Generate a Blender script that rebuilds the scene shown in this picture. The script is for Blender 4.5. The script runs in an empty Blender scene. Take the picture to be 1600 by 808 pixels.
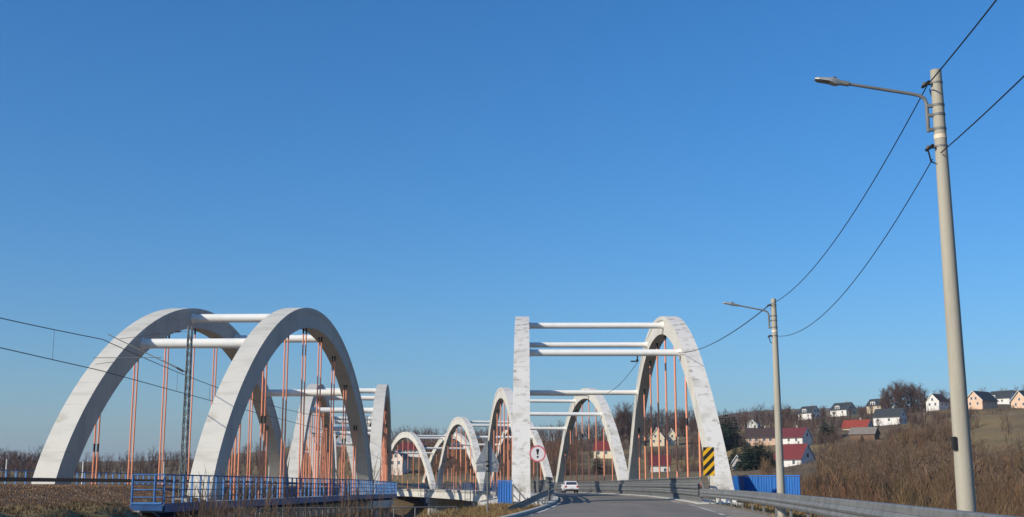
import bpy, math, random
import numpy as np
from mathutils import Vector, Matrix

random.seed(7); rng = np.random.default_rng(7)
scene = bpy.context.scene
C = scene.collection
R = math.radians

# ------------------------------------------------------------------ camera, sky, sun, exposure
EYE = 1.2
FPX = 1900.0
PITCH = math.atan((754.5 - 404) / FPX)
cd = bpy.data.cameras.new('camera'); cam = bpy.data.objects.new('camera', cd); C.objects.link(cam)
cd.sensor_width = 36; cd.lens = FPX / 1600 * 36; cd.clip_end = 30000; cd.clip_start = 0.1
cam.location = (0, 0, EYE); cam.rotation_euler = (R(90) + PITCH, 0, 0)
scene.camera = cam

SUN = Vector((-0.760, -0.490, 0.440)).normalized()          # towards the sun
elev = math.asin(SUN.z); azim = math.atan2(SUN.x, SUN.y)
w = bpy.data.worlds.new('World'); scene.world = w; w.use_nodes = True
nt = w.node_tree; nt.nodes.clear()
sky = nt.nodes.new('ShaderNodeTexSky'); sky.sky_type = 'NISHITA'; sky.sun_disc = False
sky.sun_elevation = elev; sky.sun_rotation = azim
sky.altitude = 0; sky.air_density = 1.15; sky.dust_density = 0.957; sky.ozone_density = 8.8
bg = nt.nodes.new('ShaderNodeBackground'); bg.inputs[1].default_value = 0.145
wo = nt.nodes.new('ShaderNodeOutputWorld')
hsv = nt.nodes.new('ShaderNodeHueSaturation'); hsv.inputs['Saturation'].default_value = 1.13
nt.links.new(sky.outputs[0], hsv.inputs['Color']); nt.links.new(hsv.outputs[0], bg.inputs[0]); nt.links.new(bg.outputs[0], wo.inputs[0])
sd = bpy.data.lights.new('sun', 'SUN'); sd.energy = 5.0; sd.angle = R(0.5); sd.color = (1, .90, .745)
so = bpy.data.objects.new('sun', sd); C.objects.link(so)
so.rotation_euler = (-SUN).to_track_quat('-Z', 'Y').to_euler()
so.location = (-50, -30, 60)
vs = scene.view_settings; vs.view_transform = 'Standard'; vs.look = 'None'; vs.exposure = 0; vs.gamma = 1

# ------------------------------------------------------------------ materials
def mat(name, col, rough=.8, col2=None, scale=5, detail=4, stretch=(1, 1, 1), lo=.4, hi=.6, metal=0, bump=0, bscale=None,
        spec=.3, lines=0, streak=None, col3=None, scale3=1., lo3=.5, hi3=.65, rand=0, stretch3=None):
    m = bpy.data.materials.new(name); m.use_nodes = True
    t = m.node_tree; p = t.nodes['Principled BSDF']
    p.inputs['Roughness'].default_value = rough; p.inputs['Metallic'].default_value = metal
    p.inputs['Specular IOR Level'].default_value = spec
    p.inputs['Base Color'].default_value = (*col, 1)
    tc = t.nodes.new('ShaderNodeTexCoord'); L = t.links
    def layer(prev, c, sc, a, b, st, seed):
        mp = t.nodes.new('ShaderNodeMapping'); mp.inputs['Scale'].default_value = st
        mp.inputs['Location'].default_value = (seed, seed * .7, seed * 1.3)
        L.new(tc.outputs['Object'], mp.inputs[0])
        n = t.nodes.new('ShaderNodeTexNoise'); n.inputs['Scale'].default_value = sc; n.inputs['Detail'].default_value = detail
        n.inputs['Roughness'].default_value = .62
        L.new(mp.outputs[0], n.inputs['Vector'])
        mr = t.nodes.new('ShaderNodeMapRange'); mr.inputs[1].default_value = a; mr.inputs[2].default_value = b
        L.new(n.outputs['Fac'], mr.inputs[0])
        mx = t.nodes.new('ShaderNodeMix'); mx.data_type = 'RGBA'
        L.new(mr.outputs[0], mx.inputs['Factor'])
        if prev is None: mx.inputs[6].default_value = (*col, 1)
        else: L.new(prev, mx.inputs[6])
        mx.inputs[7].default_value = (*c, 1)
        return mx.outputs[2]
    out = None
    if col2: out = layer(None, col2, scale, lo, hi, stretch, 3.1)
    if col3: out = layer(out, col3, scale3, lo3, hi3, stretch3 or (1, 1, 1), 17.3)
    if streak:      # rain streaks running down, patchy
        out = layer(out, streak, 2.2, .55, .75, (1.6, 1.6, .09), 41.)
    if lines:       # faint joints left by the formwork lifts
        sx_ = t.nodes.new('ShaderNodeSeparateXYZ'); L.new(tc.outputs['Object'], sx_.inputs[0])
        m1 = t.nodes.new('ShaderNodeMath'); m1.operation = 'MULTIPLY'; m1.inputs[1].default_value = 1/lines; L.new(sx_.outputs[2], m1.inputs[0])
        m2 = t.nodes.new('ShaderNodeMath'); m2.operation = 'FRACT'; L.new(m1.outputs[0], m2.inputs[0])
        m3 = t.nodes.new('ShaderNodeMath'); m3.operation = 'LESS_THAN'; m3.inputs[1].default_value = .035; L.new(m2.outputs[0], m3.inputs[0])
        nn = t.nodes.new('ShaderNodeTexNoise'); nn.inputs['Scale'].default_value = .8; L.new(tc.outputs['Object'], nn.inputs['Vector'])
        mr_ = t.nodes.new('ShaderNodeMapRange'); mr_.inputs[1].default_value = .45; mr_.inputs[2].default_value = .75; mr_.inputs[4].default_value = .55; L.new(nn.outputs['Fac'], mr_.inputs[0])
        m4 = t.nodes.new('ShaderNodeMath'); m4.operation = 'MULTIPLY'; L.new(m3.outputs[0], m4.inputs[0]); L.new(mr_.outputs[0], m4.inputs[1])
        mx = t.nodes.new('ShaderNodeMix'); mx.data_type = 'RGBA'; L.new(m4.outputs[0], mx.inputs['Factor'])
        L.new(out, mx.inputs[6]); mx.inputs[7].default_value = (*[v*.35 for v in col], 1); out = mx.outputs[2]
    if rand:
        oi = t.nodes.new('ShaderNodeObjectInfo'); hs = t.nodes.new('ShaderNodeHueSaturation')
        mr = t.nodes.new('ShaderNodeMapRange'); mr.inputs[3].default_value = 1 - rand; mr.inputs[4].default_value = 1 + rand
        L.new(oi.outputs['Random'], mr.inputs[0]); L.new(mr.outputs[0], hs.inputs['Value'])
        if out is None: hs.inputs['Color'].default_value = (*col, 1)
        else: L.new(out, hs.inputs['Color'])
        out = hs.outputs[0]
    if out is not None: L.new(out, p.inputs['Base Color'])
    if bump:
        n = t.nodes.new('ShaderNodeTexNoise'); n.inputs['Scale'].default_value = bscale or scale * 4; n.inputs['Detail'].default_value = 5
        L.new(tc.outputs['Object'], n.inputs['Vector'])
        b = t.nodes.new('ShaderNodeBump'); b.inputs['Strength'].default_value = bump; b.inputs['Distance'].default_value = .05
        L.new(n.outputs['Fac'], b.inputs['Height']); L.new(b.outputs[0], p.inputs['Normal'])
    return m

M = {}
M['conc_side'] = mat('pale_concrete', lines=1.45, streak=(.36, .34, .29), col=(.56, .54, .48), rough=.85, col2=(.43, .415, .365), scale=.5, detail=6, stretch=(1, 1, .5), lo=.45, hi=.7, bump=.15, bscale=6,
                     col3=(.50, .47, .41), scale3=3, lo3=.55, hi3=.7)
M['conc_rail_side'] = mat('shade_grey_concrete', lines=1.45, streak=(.27, .26, .235), col=(.40, .39, .36), rough=.85, col2=(.33, .32, .295), scale=.5, detail=6, stretch=(1, 1, .5), lo=.45, hi=.7, bump=.15, bscale=6,
                     col3=(.36, .345, .31), scale3=3, lo3=.55, hi3=.7)  # rail arch sides: base colour darkened to deepen their shade
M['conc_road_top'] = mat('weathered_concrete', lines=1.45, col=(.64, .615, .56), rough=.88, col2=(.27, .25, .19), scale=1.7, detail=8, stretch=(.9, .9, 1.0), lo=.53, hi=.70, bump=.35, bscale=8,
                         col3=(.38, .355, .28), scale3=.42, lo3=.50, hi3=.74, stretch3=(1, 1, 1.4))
M['conc_rail_top'] = mat('cream_concrete', lines=1.45, col=(.60, .575, .50), rough=.86, col2=(.49, .47, .40), scale=.8, detail=6, stretch=(.5, 1, 2), lo=.48, hi=.68, bump=.2, bscale=8,
                         col3=(.36, .33, .25), scale3=.5, lo3=.62, hi3=.8)
M['conc_pier'] = mat('pier_concrete', (.42, .41, .37), .9, (.27, .26, .23), .7, 6, (1, 1, .35), .4, .7, bump=.2)
M['fascia'] = mat('fascia_concrete', (.58, .56, .50), .85, (.42, .40, .35), 1.2, 5, (1, 1, .2), .5, .75)
M['white_paint'] = mat('white_painted_steel', (.78, .77, .72), .45, (.70, .69, .64), 1.5, 4, (1, 1, 1), .5, .7, spec=.4)
M['orange'] = mat('orange_painted_steel', (.74, .275, .15), .5, (.63, .235, .13), .6, 3, (1, 1, .3), .45, .65, rand=.12, spec=.4)
M['black'] = mat('black_steel', (.025, .023, .022), .5)
M['blue_sunlit'] = mat('sunlit_blue_paint', (.046, .155, .37), .55, (.034, .11, .27), 1.5, 5, lo=.42, hi=.62, spec=.4)  # sunlit look of the railing blue, put into the colour
M['blue'] = mat('blue_painted_steel', (.014, .078, .23), .5, (.011, .058, .175), 2, 4, lo=.45, hi=.65, spec=.45)
M['blue_panel'] = mat('blue_panel_paint', (.014, .125, .40), .5, (.011, .095, .33), 1.5, 4, (1, 1, .3), .45, .65)
M['galv'] = mat('galvanised_steel', (.175, .178, .172), .6, (.125, .127, .123), 2.2, 5, (1, 1, 1), .42, .62, metal=.1, spec=.35)
M['galv_dark'] = mat('dull_galvanised_post', (.22, .225, .22), .6, (.15, .15, .15), 3, 4, metal=.3)
M['asphalt'] = mat('asphalt', (.225, .198, .160), .9, (.18, .16, .132), .45, 8, (1, .2, 1), .4, .62, bump=.25, bscale=60,
                   col3=(.15, .145, .135), scale3=9, lo3=.5, hi3=.8)
M['dust'] = mat('dusty_shoulder', (.30, .265, .21), .95, (.20, .18, .14), 1.6, 7, lo=.4, hi=.65, bump=.4, bscale=25)
M['kerb'] = mat('kerb_concrete', (.46, .43, .37), .9, (.34, .31, .26), 1.5, 5)
M['pole'] = mat('pole_concrete', (.365, .338, .272), .85, (.275, .25, .195), 3.0, 7, (1, 1, .09), .45, .68, bump=.12, bscale=30,
                col3=(.33, .31, .26), scale3=6, lo3=.66, hi3=.8)
M['cable'] = mat('black_cable', (.02, .02, .024), .6)
M['copper'] = mat('weathered_wire', (.06, .055, .055), .6)
M['ballast'] = mat('brown_ballast', (.225, .128, .062), .95, (.115, .066, .034), 14, 6, lo=.38, hi=.62, bump=.7, bscale=22,
                   col3=(.27, .165, .085), scale3=13, lo3=.55, hi3=.7)
M['stone'] = mat('ballast_stone', (.25, .142, .068), .95, (.12, .068, .036), 1.3, 2, lo=.45, hi=.55, col3=(.30, .20, .115), scale3=1.1, lo3=.58, hi3=.62)
M['rail_steel'] = mat('rusty_rail', (.14, .08, .05), .6, metal=.4)
M['sleeper'] = mat('sleeper_concrete', (.34, .31, .27), .9)
M['ground'] = mat('dry_winter_ground', (.145, .104, .056), .97, (.085, .060, .036), .06, 8, lo=.42, hi=.6, bump=.5, bscale=.9,
                  col3=(.195, .142, .060), scale3=.014, lo3=.46, hi3=.62)
M['straw_dark'] = mat('trampled_grass', (.145, .098, .050), .95, (.085, .058, .032), 2, 3, lo=.42, hi=.6)
M['straw'] = mat('straw_grass', (.26, .18, .08), .95, (.16, .105, .05), 3, 3, lo=.42, hi=.6, rand=.1)
M['bark'] = mat('grey_brown_bark', (.125, .092, .07), .95, (.08, .06, .045), 4, 4, (1, 1, .2), rand=.25)
M['birch'] = mat('birch_bark', (.42, .38, .33), .9, (.10, .085, .07), 3, 4, (1, 1, 3), .56, .66, rand=.1)
M['twig'] = mat('bare_twigs', (.135, .078, .054), .95, (.10, .062, .046), .3, 2, rand=.22)
M['twig_red'] = mat('reddish_bare_twigs', (.205, .100, .052), .95, (.105, .066, .040), .16, 3, lo=.36, hi=.64)
M['twig_gray'] = mat('grey_bare_twigs', (.155, .104, .066), .95, (.080, .056, .040), .16, 3, lo=.4, hi=.6)
M['twig_olive'] = mat('olive_bare_twigs', (.175, .116, .056), .95, (.09, .062, .036), .16, 3, lo=.4, hi=.6)
M['twig_wood'] = mat('woodland_twigs', (.112, .065, .048), .95, (.080, .055, .044), .03, 3, lo=.42, hi=.58)
M['twig_near'] = mat('near_bare_twigs', (.17, .115, .078), .95, (.11, .075, .052), 2, 3)
M['needle'] = mat('conifer_needles', (.026, .048, .024), .9, (.045, .072, .034), .9, 3, rand=.25)
M['thuja'] = mat('yellow_green_thuja', (.20, .19, .035), .9, (.13, .14, .03), 1, 3)
M['sign_back'] = mat('sign_back_metal', (.36, .38, .39), .5, (.30, .31, .32), 5, 3, metal=.4)
M['sign_white'] = mat('sign_white_film', (.74, .70, .68), .5)
M['sign_red'] = mat('faded_sign_red', (.62, .13, .15), .5)
M['sign_yellow'] = mat('sign_yellow_film', (.80, .44, .015), .5)
M['glass'] = mat('dark_window_glass', (.045, .055, .07), .12, spec=.6)
M['frame'] = mat('white_window_frame', (.70, .69, .66), .6)
M['frame_brown'] = mat('brown_window_frame', (.16, .09, .05), .6)
M['wood'] = mat('brown_timber', (.17, .10, .06), .85, (.12, .07, .045), 4, 3, (1, 1, 4))
def wallmat(n, c): return mat('render_' + n, c, .9, tuple(v * .84 for v in c), .9, 5, lo=.45, hi=.7)
M['w_white'] = wallmat('white', (.64, .62, .58)); M['w_cream'] = wallmat('cream', (.66, .56, .38))
M['w_peach'] = wallmat('peach', (.64, .44, .31)); M['w_pink'] = wallmat('pale_pink', (.66, .58, .50)); M['w_grey'] = wallmat('grey', (.42, .40, .36)); M['w_tan'] = wallmat('tan', (.50, .42, .30))
def roofmat(n, c): return mat('roof_' + n, c, .7, tuple(v * .75 for v in c), 1.2, 4, (1, 1, 1), .42, .65)
M['r_red'] = roofmat('red', (.155, .026, .026)); M['r_dkred'] = roofmat('dark_red', (.12, .024, .030)); M['r_orange'] = roofmat('orange_red', (.25, .045, .026))
M['r_dark'] = roofmat('anthracite', (.038, .045, .05)); M['r_brown'] = roofmat('dark_brown', (.065, .042, .038)); M['r_grey'] = roofmat('grey_sheet', (.20, .175, .15))
M['car_white'] = mat('white_car_paint', (.78, .78, .78), .25, spec=.6)
M['tyre'] = mat('tyre_rubber', (.02, .02, .02), .9)
M['rim'] = mat('alloy_rim', (.35, .35, .36), .35, metal=.8)
M['lamp_red'] = mat('tail_lamp_red', (.45, .02, .02), .3)
M['plate'] = mat('number_plate_white', (.7, .7, .68), .5)
M['lum'] = mat('luminaire_grey', (.33, .34, .33), .5, metal=.3)
M['lum_glass'] = mat('luminaire_glass', (.10, .085, .075), .25)
M['band'] = mat('pale_band', (.68, .56, .42), .6)
M['ins'] = mat('brown_insulator', (.09, .045, .035), .3)
M['mast'] = mat('grey_painted_lattice', (.20, .225, .22), .6, (.14, .155, .15), 4)

# ------------------------------------------------------------------ mesh helpers
class MB:
    def __init__(s): s.v = []; s.f = []; s.mi = []; s.sm = []
    def add(s, vs_, fs, mi=0, smooth=False):
        b = len(s.v); s.v.extend([tuple(v) for v in vs_])
        for f in fs: s.f.append([b + i for i in f]); s.mi.append(mi); s.sm.append(smooth)
    def box(s, c, size, rz=0, mi=0, M4=None):
        x, y, z = [q / 2 for q in size]
        vv = [Vector(p) for p in ((-x, -y, -z), (x, -y, -z), (x, y, -z), (-x, y, -z), (-x, -y, z), (x, -y, z), (x, y, z), (-x, y, z))]
        m = M4 if M4 is not None else Matrix.Translation(c) @ Matrix.Rotation(rz, 4, 'Z')
        s.add([m @ v for v in vv], [(3, 2, 1, 0), (4, 5, 6, 7), (0, 1, 5, 4), (1, 2, 6, 5), (2, 3, 7, 6), (3, 0, 4, 7)], mi)
    def tube(s, pts, r, n=6, mi=0, caps=True, smooth=True):
        pts = [Vector(p) for p in pts]; k = len(pts)
        rr = r if isinstance(r, (list, tuple)) else [r] * k
        d0 = (pts[1] - pts[0]).normalized(); up = Vector((0, 0, 1)) if abs(d0.z) < .9 else Vector((1, 0, 0))
        vv = []
        for i, p in enumerate(pts):
            d = (pts[min(i + 1, k - 1)] - pts[max(i - 1, 0)]).normalized()
            a = d.cross(up)
            if a.length < 1e-5: a = d.cross(Vector((0, 1, 0)))
            a.normalize(); b = a.cross(d).normalized()
            for j in range(n):
                t = 2 * math.pi * j / n
                vv.append(p + (a * math.cos(t) + b * math.sin(t)) * rr[i])
        ff = []
        for i in range(k - 1):
            for j in range(n):
                ff.append((i * n + j, i * n + (j + 1) % n, (i + 1) * n + (j + 1) % n, (i + 1) * n + j))
        s.add(vv, ff, mi, smooth)
        if caps:
            s.add(vv[:n], [tuple(range(n))[::-1]], mi); s.add(vv[-n:], [tuple(range(n))], mi)
    def prism(s, poly, M4, depth, mi=0):
        """poly in local xz extruded along local y from 0 to depth"""
        n = len(poly)
        vv = [M4 @ Vector((p[0], 0, p[1])) for p in poly] + [M4 @ Vector((p[0], depth, p[1])) for p in poly]
        s.add(vv, [tuple(range(n)), tuple(range(2 * n - 1, n - 1, -1))] + [(i, i + n, (i + 1) % n + n, (i + 1) % n) for i in range(n)], mi)
    def sweep(s, sec, frames, mi=0, caps=True, smooth=False):
        """sec: closed list (u,v); frames: list of (origin, udir, vdir)"""
        n = len(sec); vv = []
        for o, u, v in frames:
            for a, b in sec: vv.append(o + u * a + v * b)
        ff = [(i * n + j, i * n + (j + 1) % n, (i + 1) * n + (j + 1) % n, (i + 1) * n + j) for i in range(len(frames) - 1) for j in range(n)]
        s.add(vv, ff, mi, smooth)
        if caps: s.add(vv[:n], [tuple(range(n))[::-1]], mi); s.add(vv[-n:], [tuple(range(n))], mi)
    def mesh(s, name, mats):
        me = bpy.data.meshes.new(name); me.from_pydata(s.v, [], s.f)
        for m in (mats if isinstance(mats, (list, tuple)) else [mats]): me.materials.append(M[m] if isinstance(m, str) else m)
        me.polygons.foreach_set('material_index', s.mi); me.polygons.foreach_set('use_smooth', s.sm)
        me.update(); return me
    def build(s, name, mats, parent=None, **kw):
        return link(name, s.mesh(name, mats), parent, **kw)

def link(name, me, parent=None, loc=None, rot=None, label=None, cat=None, group=None, kind=None, scale=None):
    o = bpy.data.objects.new(name, me); C.objects.link(o)
    if parent is not None: o.parent = parent
    if loc is not None: o.location = loc
    if rot is not None: o.rotation_euler = rot
    if scale is not None: o.scale = scale
    tag(o, label, cat, group, kind); return o
def tag(o, label=None, cat=None, group=None, kind=None):
    if label: o['label'] = label
    if cat: o['category'] = cat
    if group: o['group'] = group
    if kind: o['kind'] = kind
    return o
def thing(name, label, cat, loc=(0, 0, 0), rz=0, group=None):
    return link(name, None, None, loc, (0, 0, rz), label, cat, group)
def np_mesh(name, V, F, mats, mi=None, smooth=False):
    """V (n,3) F (m,3|4)"""
    me = bpy.data.meshes.new(name); k = F.shape[1]
    me.vertices.add(len(V)); me.vertices.foreach_set('co', V.astype(np.float32).ravel())
    me.loops.add(F.size); me.loops.foreach_set('vertex_index', F.astype(np.int32).ravel())
    me.polygons.add(len(F)); me.polygons.foreach_set('loop_start', np.arange(0, F.size, k, dtype=np.int32))
    if mi is not None: me.polygons.foreach_set('material_index', mi.astype(np.int32))
    if smooth: me.polygons.foreach_set('use_smooth', np.ones(len(F), bool))
    for m in (mats if isinstance(mats, (list, tuple)) else [mats]): me.materials.append(M[m] if isinstance(m, str) else m)
    me.update(calc_edges=True); me.validate(); return me

# real positions measured from the photograph: bearing, height on the picture and distance give a point in the place
cp, sp = math.cos(PITCH), math.sin(PITCH)
def at(px, py, d):
    u = (px - 800) / FPX; v = (404 - py) / FPX
    dr = Vector((u, cp - v * sp, sp + v * cp))
    return dr * (d / dr.y) + Vector((0, 0, EYE))

# ------------------------------------------------------------------ alignments of the two bridges
class Path:
    def __init__(s, nodes):
        P = [np.array(n[:2]) for n in nodes]; pts = []
        for i in range(len(nodes) - 1):
            L = np.linalg.norm(P[i + 1] - P[i])
            t0 = np.array([-math.sin(nodes[i][2]), math.cos(nodes[i][2])]) * L
            t1 = np.array([-math.sin(nodes[i + 1][2]), math.cos(nodes[i + 1][2])]) * L
            for t in np.linspace(0, 1, 60, endpoint=(i == len(nodes) - 2)):
                h = (2*t**3-3*t**2+1, t**3-2*t**2+t, -2*t**3+3*t**2, t**3-t**2)
                pts.append(h[0]*P[i] + h[1]*t0 + h[2]*P[i+1] + h[3]*t1)
        s.p = np.array(pts); d = np.r_[0, np.cumsum(np.linalg.norm(np.diff(s.p, axis=0), axis=1))]
        i0 = np.argmin(np.linalg.norm(s.p - P[1], axis=1)); s.s = d - d[i0]      # node 1 = centre of the first span
        s.node_s = [s.s[np.argmin(np.linalg.norm(s.p - q, axis=1))] for q in P]
        g = np.gradient(s.p, axis=0); s.t = g / np.linalg.norm(g, axis=1)[:, None]
        s.zs = [n[3] for n in nodes]
    def frame(s, q):
        x = np.interp(q, s.s, s.p[:, 0]); y = np.interp(q, s.s, s.p[:, 1])
        tx = np.interp(q, s.s, s.t[:, 0]); ty = np.interp(q, s.s, s.t[:, 1])
        t = Vector((tx, ty, 0)).normalized(); return Vector((x, y, 0)), t, Vector((t.y, -t.x, 0))
    def z(s, q): return float(np.interp(q, s.node_s, s.zs))
    def at(s, q, lat, z=0.):
        o, t, r = s.frame(q); v = o + r * lat; v.z = s.z(q) + z; return v
    def rz(s, q): t = s.frame(q)[1]; return math.atan2(-t.x, t.y)
    def s_of_y(s, y): return float(np.interp(y, s.p[:, 1], s.s))
    def x_of_y(s, y): return np.interp(y, s.p[:, 1], s.p[:, 0])

def back(x, y, th, k, L):           # extend backwards along the same curve
    a = np.linspace(0, L, 200); X, Y = x, y; st = L / 200
    for q in a: h = th - k * q; X += math.sin(h) * st; Y -= math.cos(h) * st
    return X, Y, th - k * L
bx = back(6.63, 100.8, -.012, .00151, 150)
ROAD = Path([(*bx, 0.0), (6.63, 100.8, -.012, 0.08), (4.41, 168.3, .089, -.12), (-4.52, 235.9, .185, -.28), (-20.6, 303.1, .298, -.40),
             (-44.5, 367, .40, -.45), (-110, 480, .55, 3)])
tx_ = back(-20.75, 99.6, -.034, .0004, 140)
RAIL = Path([(*tx_, .50), (-20.75, 99.6, -.034, .21), (-22.15, 167.8, .075, -.26), (-30.9, 235.7, .184, -.40), (-47.2, 302.2, .293, -.5),
             (-70.5, 366, .40, -.5), (-140, 480, .6, 2)])
RW, TW = 11.5, 8.9                  # distance between the two arch planes

# ------------------------------------------------------------------ terrain
ctrl = [(-60, 170, -8), (0, 140, -8.5), (40, 200, -7), (0, 250, -9), (-40, 260, -9), (60, 130, -6), (30, 75, -5.5), (22, 50, -4.2), (18, 30, -3),
        (45, 60, -6), (-9, 75, -6), (-10, 100, -8), (-60, 90, -5), (-90, 120, -4), (0, -60, -2), (80, 0, -2), (-80, 0, -1), (-200, 100, -2), (-150, 250, -4),
        (-300, 300, 0), (-500, 500, 2), (-300, 800, 8), (-800, 200, 2), (300, -100, 6), (-300, -300, 0), (0, -600, 2), (600, -300, 20), (-1500, 900, 30), (-1500, -900, 10)]
def c(px, py, d): p = at(px, py, d); ctrl.append((p.x, p.y, p.z))
# left, low and far
for a in ((20, 752, 420), (150, 748, 600), (300, 748, 650), (420, 748, 650), (100, 722, 1500), (300, 724, 1600), (450, 722, 1500), (-200, 725, 1500), (550, 725, 1200)): c(*a)
# middle, seen through the arches
for a in ((560, 752, 430), (625, 735, 450), (640, 714, 500), (650, 700, 640), (620, 690, 900), (720, 745, 430), (720, 712, 640), (720, 700, 900), (800, 750, 430), (800, 700, 650), (800, 690, 900),
          (900, 752, 400), (930, 747, 430), (930, 722, 500), (945, 714, 520), (960, 704, 580), (930, 690, 700), (880, 690, 800), (1000, 750, 400),
          (1030, 745, 440), (1032, 742, 470), (1030, 700, 590), (1040, 694, 600), (1050, 676, 700), (1050, 670, 900), (1090, 745, 420)): c(*a)
# right hillside
for a in ((1150, 748, 400), (1160, 744, 420), (1240, 744, 420), (1200, 694, 480), (1240, 696, 480), (1180, 672, 620), (1265, 657, 640), (1320, 650, 640), (1372, 642, 640),
          (1340, 674, 520), (1350, 687, 485), (1392, 663, 530), (1440, 662, 530), (1420, 650, 600), (1300, 690, 450), (1466, 638, 560), (1530, 637, 560), (1565, 632, 640), (1596, 637, 550),
          (1520, 650, 500), (1590, 645, 500), (1540, 672, 400), (1600, 668, 400), (1500, 690, 330), (1600, 690, 320), (1400, 700, 400), (1300, 745, 320), (1400, 740, 300), (1500, 745, 240), (1600, 745, 220),
          (1300, 660, 800), (1180, 668, 850), (1450, 638, 900), (1600, 622, 900), (1800, 690, 300), (1800, 640, 550), (1800, 620, 900), (1700, 760, 150), (1500, 800, 130), (1350, 790, 150), (1300, 640, 2500), (1600, 610, 2500)): c(*a)
for px in range(-400, 2200, 300): c(px, 735 if px < 700 else 700, 4000)
CT = np.array(ctrl)
def fbm(x, y):
    return (np.sin(x*.031+1.3)*np.cos(y*.027+.4) + .5*np.sin(x*.083+y*.051) + .3*np.cos(x*.19-y*.14+2) + .18*np.sin(x*.43+y*.37+1))
def sm(x): x = np.clip(x, 0, 1); return x*x*(3-2*x)
def ground(x, y):
    x = np.atleast_1d(np.asarray(x, float)); y = np.atleast_1d(np.asarray(y, float))
    z = np.empty_like(x)
    for i in range(0, len(x), 20000):
        dx = x[i:i+20000, None] - CT[None, :, 0]; dy = y[i:i+20000, None] - CT[None, :, 1]
        r = np.hypot(x[i:i+20000], y[i:i+20000])[:, None]
        wgt = 1 / ((dx*dx + dy*dy) + (0.02*r)**2 + 4)**1.6
        z[i:i+20000] = (wgt * CT[None, :, 2]).sum(1) / wgt.sum(1)
    rr = np.hypot(x, y)
    z = z + fbm(x, y) * np.clip(rr/400, .08, 1) * .55
    yc = np.clip(y, -45, 200)
    lr = x - ROAD.x_of_y(yc); lt = x - RAIL.x_of_y(yc)
    lump = .07*np.sin(x*2.1+y*1.3) + .05*np.sin(x*4.3-y*2.9+1)
    # approach embankments of the road and of the railway, ending at the abutments
    zr = -.06 + lump*(np.abs(lr-.6) > 6.2) + .22*sm((-lr-4.2)/2.0)*sm((66-y)/8) - np.maximum(0, -lr-5.6)*.62 - np.maximum(0, lr-7.2)*.36 - np.maximum(0, y-66)*.7
    lim = 9.3 - 3.4*sm((y-45)/4)
    zt = .34 + lump - np.maximum(0, lt-lim)*.6 - np.maximum(0, -lt-9)*.5 - np.maximum(0, y-63)*.7
    z = np.maximum(z, np.where(y < 120, zr, -99)); z = np.maximum(z, np.where(y < 120, zt, -99))
    # level terrace between the two abutments
    mid = (lr < -6) & (lt > 5) & (y > 30) & (y < 64)
    z = np.where(mid, np.maximum(z, -1.75 + lump - np.maximum(0, y-62)), z)
    return z
def gz(x, y): return float(ground(x, y)[0])
rad = np.r_[0.5, np.geomspace(3, 30, 26)[:-1], np.arange(30, 110, 1.1), np.geomspace(110, 900, 120), np.geomspace(930, 9000, 26)]
az = np.r_[np.linspace(-180, -34, 50)[:-1], np.linspace(-34, 34, 230), np.linspace(34, 180, 50)[1:-1]] * math.pi/180
RR, AA = np.meshgrid(rad, az, indexing='ij')
X, Y = RR*np.sin(AA), RR*np.cos(AA)
V = np.stack([X.ravel(), Y.ravel(), ground(X.ravel(), Y.ravel())], 1)
n1, n2 = RR.shape
ii, jj = np.meshgrid(np.arange(n1-1), np.arange(n2), indexing='ij')
j2 = (jj+1) % n2
F = np.stack([ii*n2+jj, ii*n2+j2, (ii+1)*n2+j2, (ii+1)*n2+jj], -1).reshape(-1, 4)[:, ::-1]
link('terrain', np_mesh('terrain', V, F, 'ground', smooth=True), kind='structure')
LOWEST, HIGHEST = float(V[:, 2].min()), float(V[:, 2].max())

b = MB(); pts_ = [at(px, 700, d) for px, d in ((1490, 545), (1520, 528), (1560, 522), (1600, 520), (1650, 522))]
for a_, c_ in zip(pts_[:-1], pts_[1:]):
    for k in range(8):
        p_, q_ = a_.lerp(c_, k/8), a_.lerp(c_, (k+1)/8)
        b.add([(p_.x, p_.y-1.7, gz(p_.x, p_.y-1.7)+.25), (q_.x, q_.y-1.7, gz(q_.x, q_.y-1.7)+.25), (q_.x, q_.y+1.7, gz(q_.x, q_.y+1.7)+.3), (p_.x, p_.y+1.7, gz(p_.x, p_.y+1.7)+.3)], [(0, 1, 2, 3)])
b.build('field_path', 'kerb', kind='structure')
# ------------------------------------------------------------------ road surface, shoulders, kerbs
def strip(name, path, s0, s1, sec, m, step=2., parent=None, caps=True, **kw):
    """sec: closed (lat,z) section swept along a path"""
    n = max(2, int(abs(s1-s0)/step)); fr = []
    for i in range(n+1):
        q = s0 + (s1-s0)*i/n; o, t, r = path.frame(q); o.z = path.z(q); fr.append((o, r, Vector((0, 0, 1))))
    b = MB(); b.sweep(sec, fr, 0, caps); return b.build(name, m, parent, **kw)
strip('road', ROAD, -148, 390, [(-3.05, -.3), (4.25, -.3), (4.25, .01), (.4, .055), (-3.05, .01)], 'asphalt', kind='structure')
strip('road_shoulder', ROAD, -148, -31.4, [(4.25, -.3), (6.3, -.3), (6.3, -.02), (5.2, .03), (4.25, .014)], 'dust', kind='structure')
strip('road_shoulder', ROAD, -31.4, 240, [(4.25, -.02), (4.63, -.02), (4.63, .035), (4.25, .016)], 'dust', kind='structure')
strip('kerb', ROAD, -90, -31.4, [(-3.30, -.2), (-3.052, -.2), (-3.052, .09), (-3.10, .12), (-3.30, .12)], 'kerb', kind='structure')
strip('edge_line', ROAD, -148, 240, [(-2.92, .006), (-2.78, .006), (-2.78, .0235), (-2.92, .0215)], mat('worn_road_paint', (.55, .54, .5), .8, (.13, .13, .125), 1.5, 6, (1, .25, 1), .42, .56), kind='structure')
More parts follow.
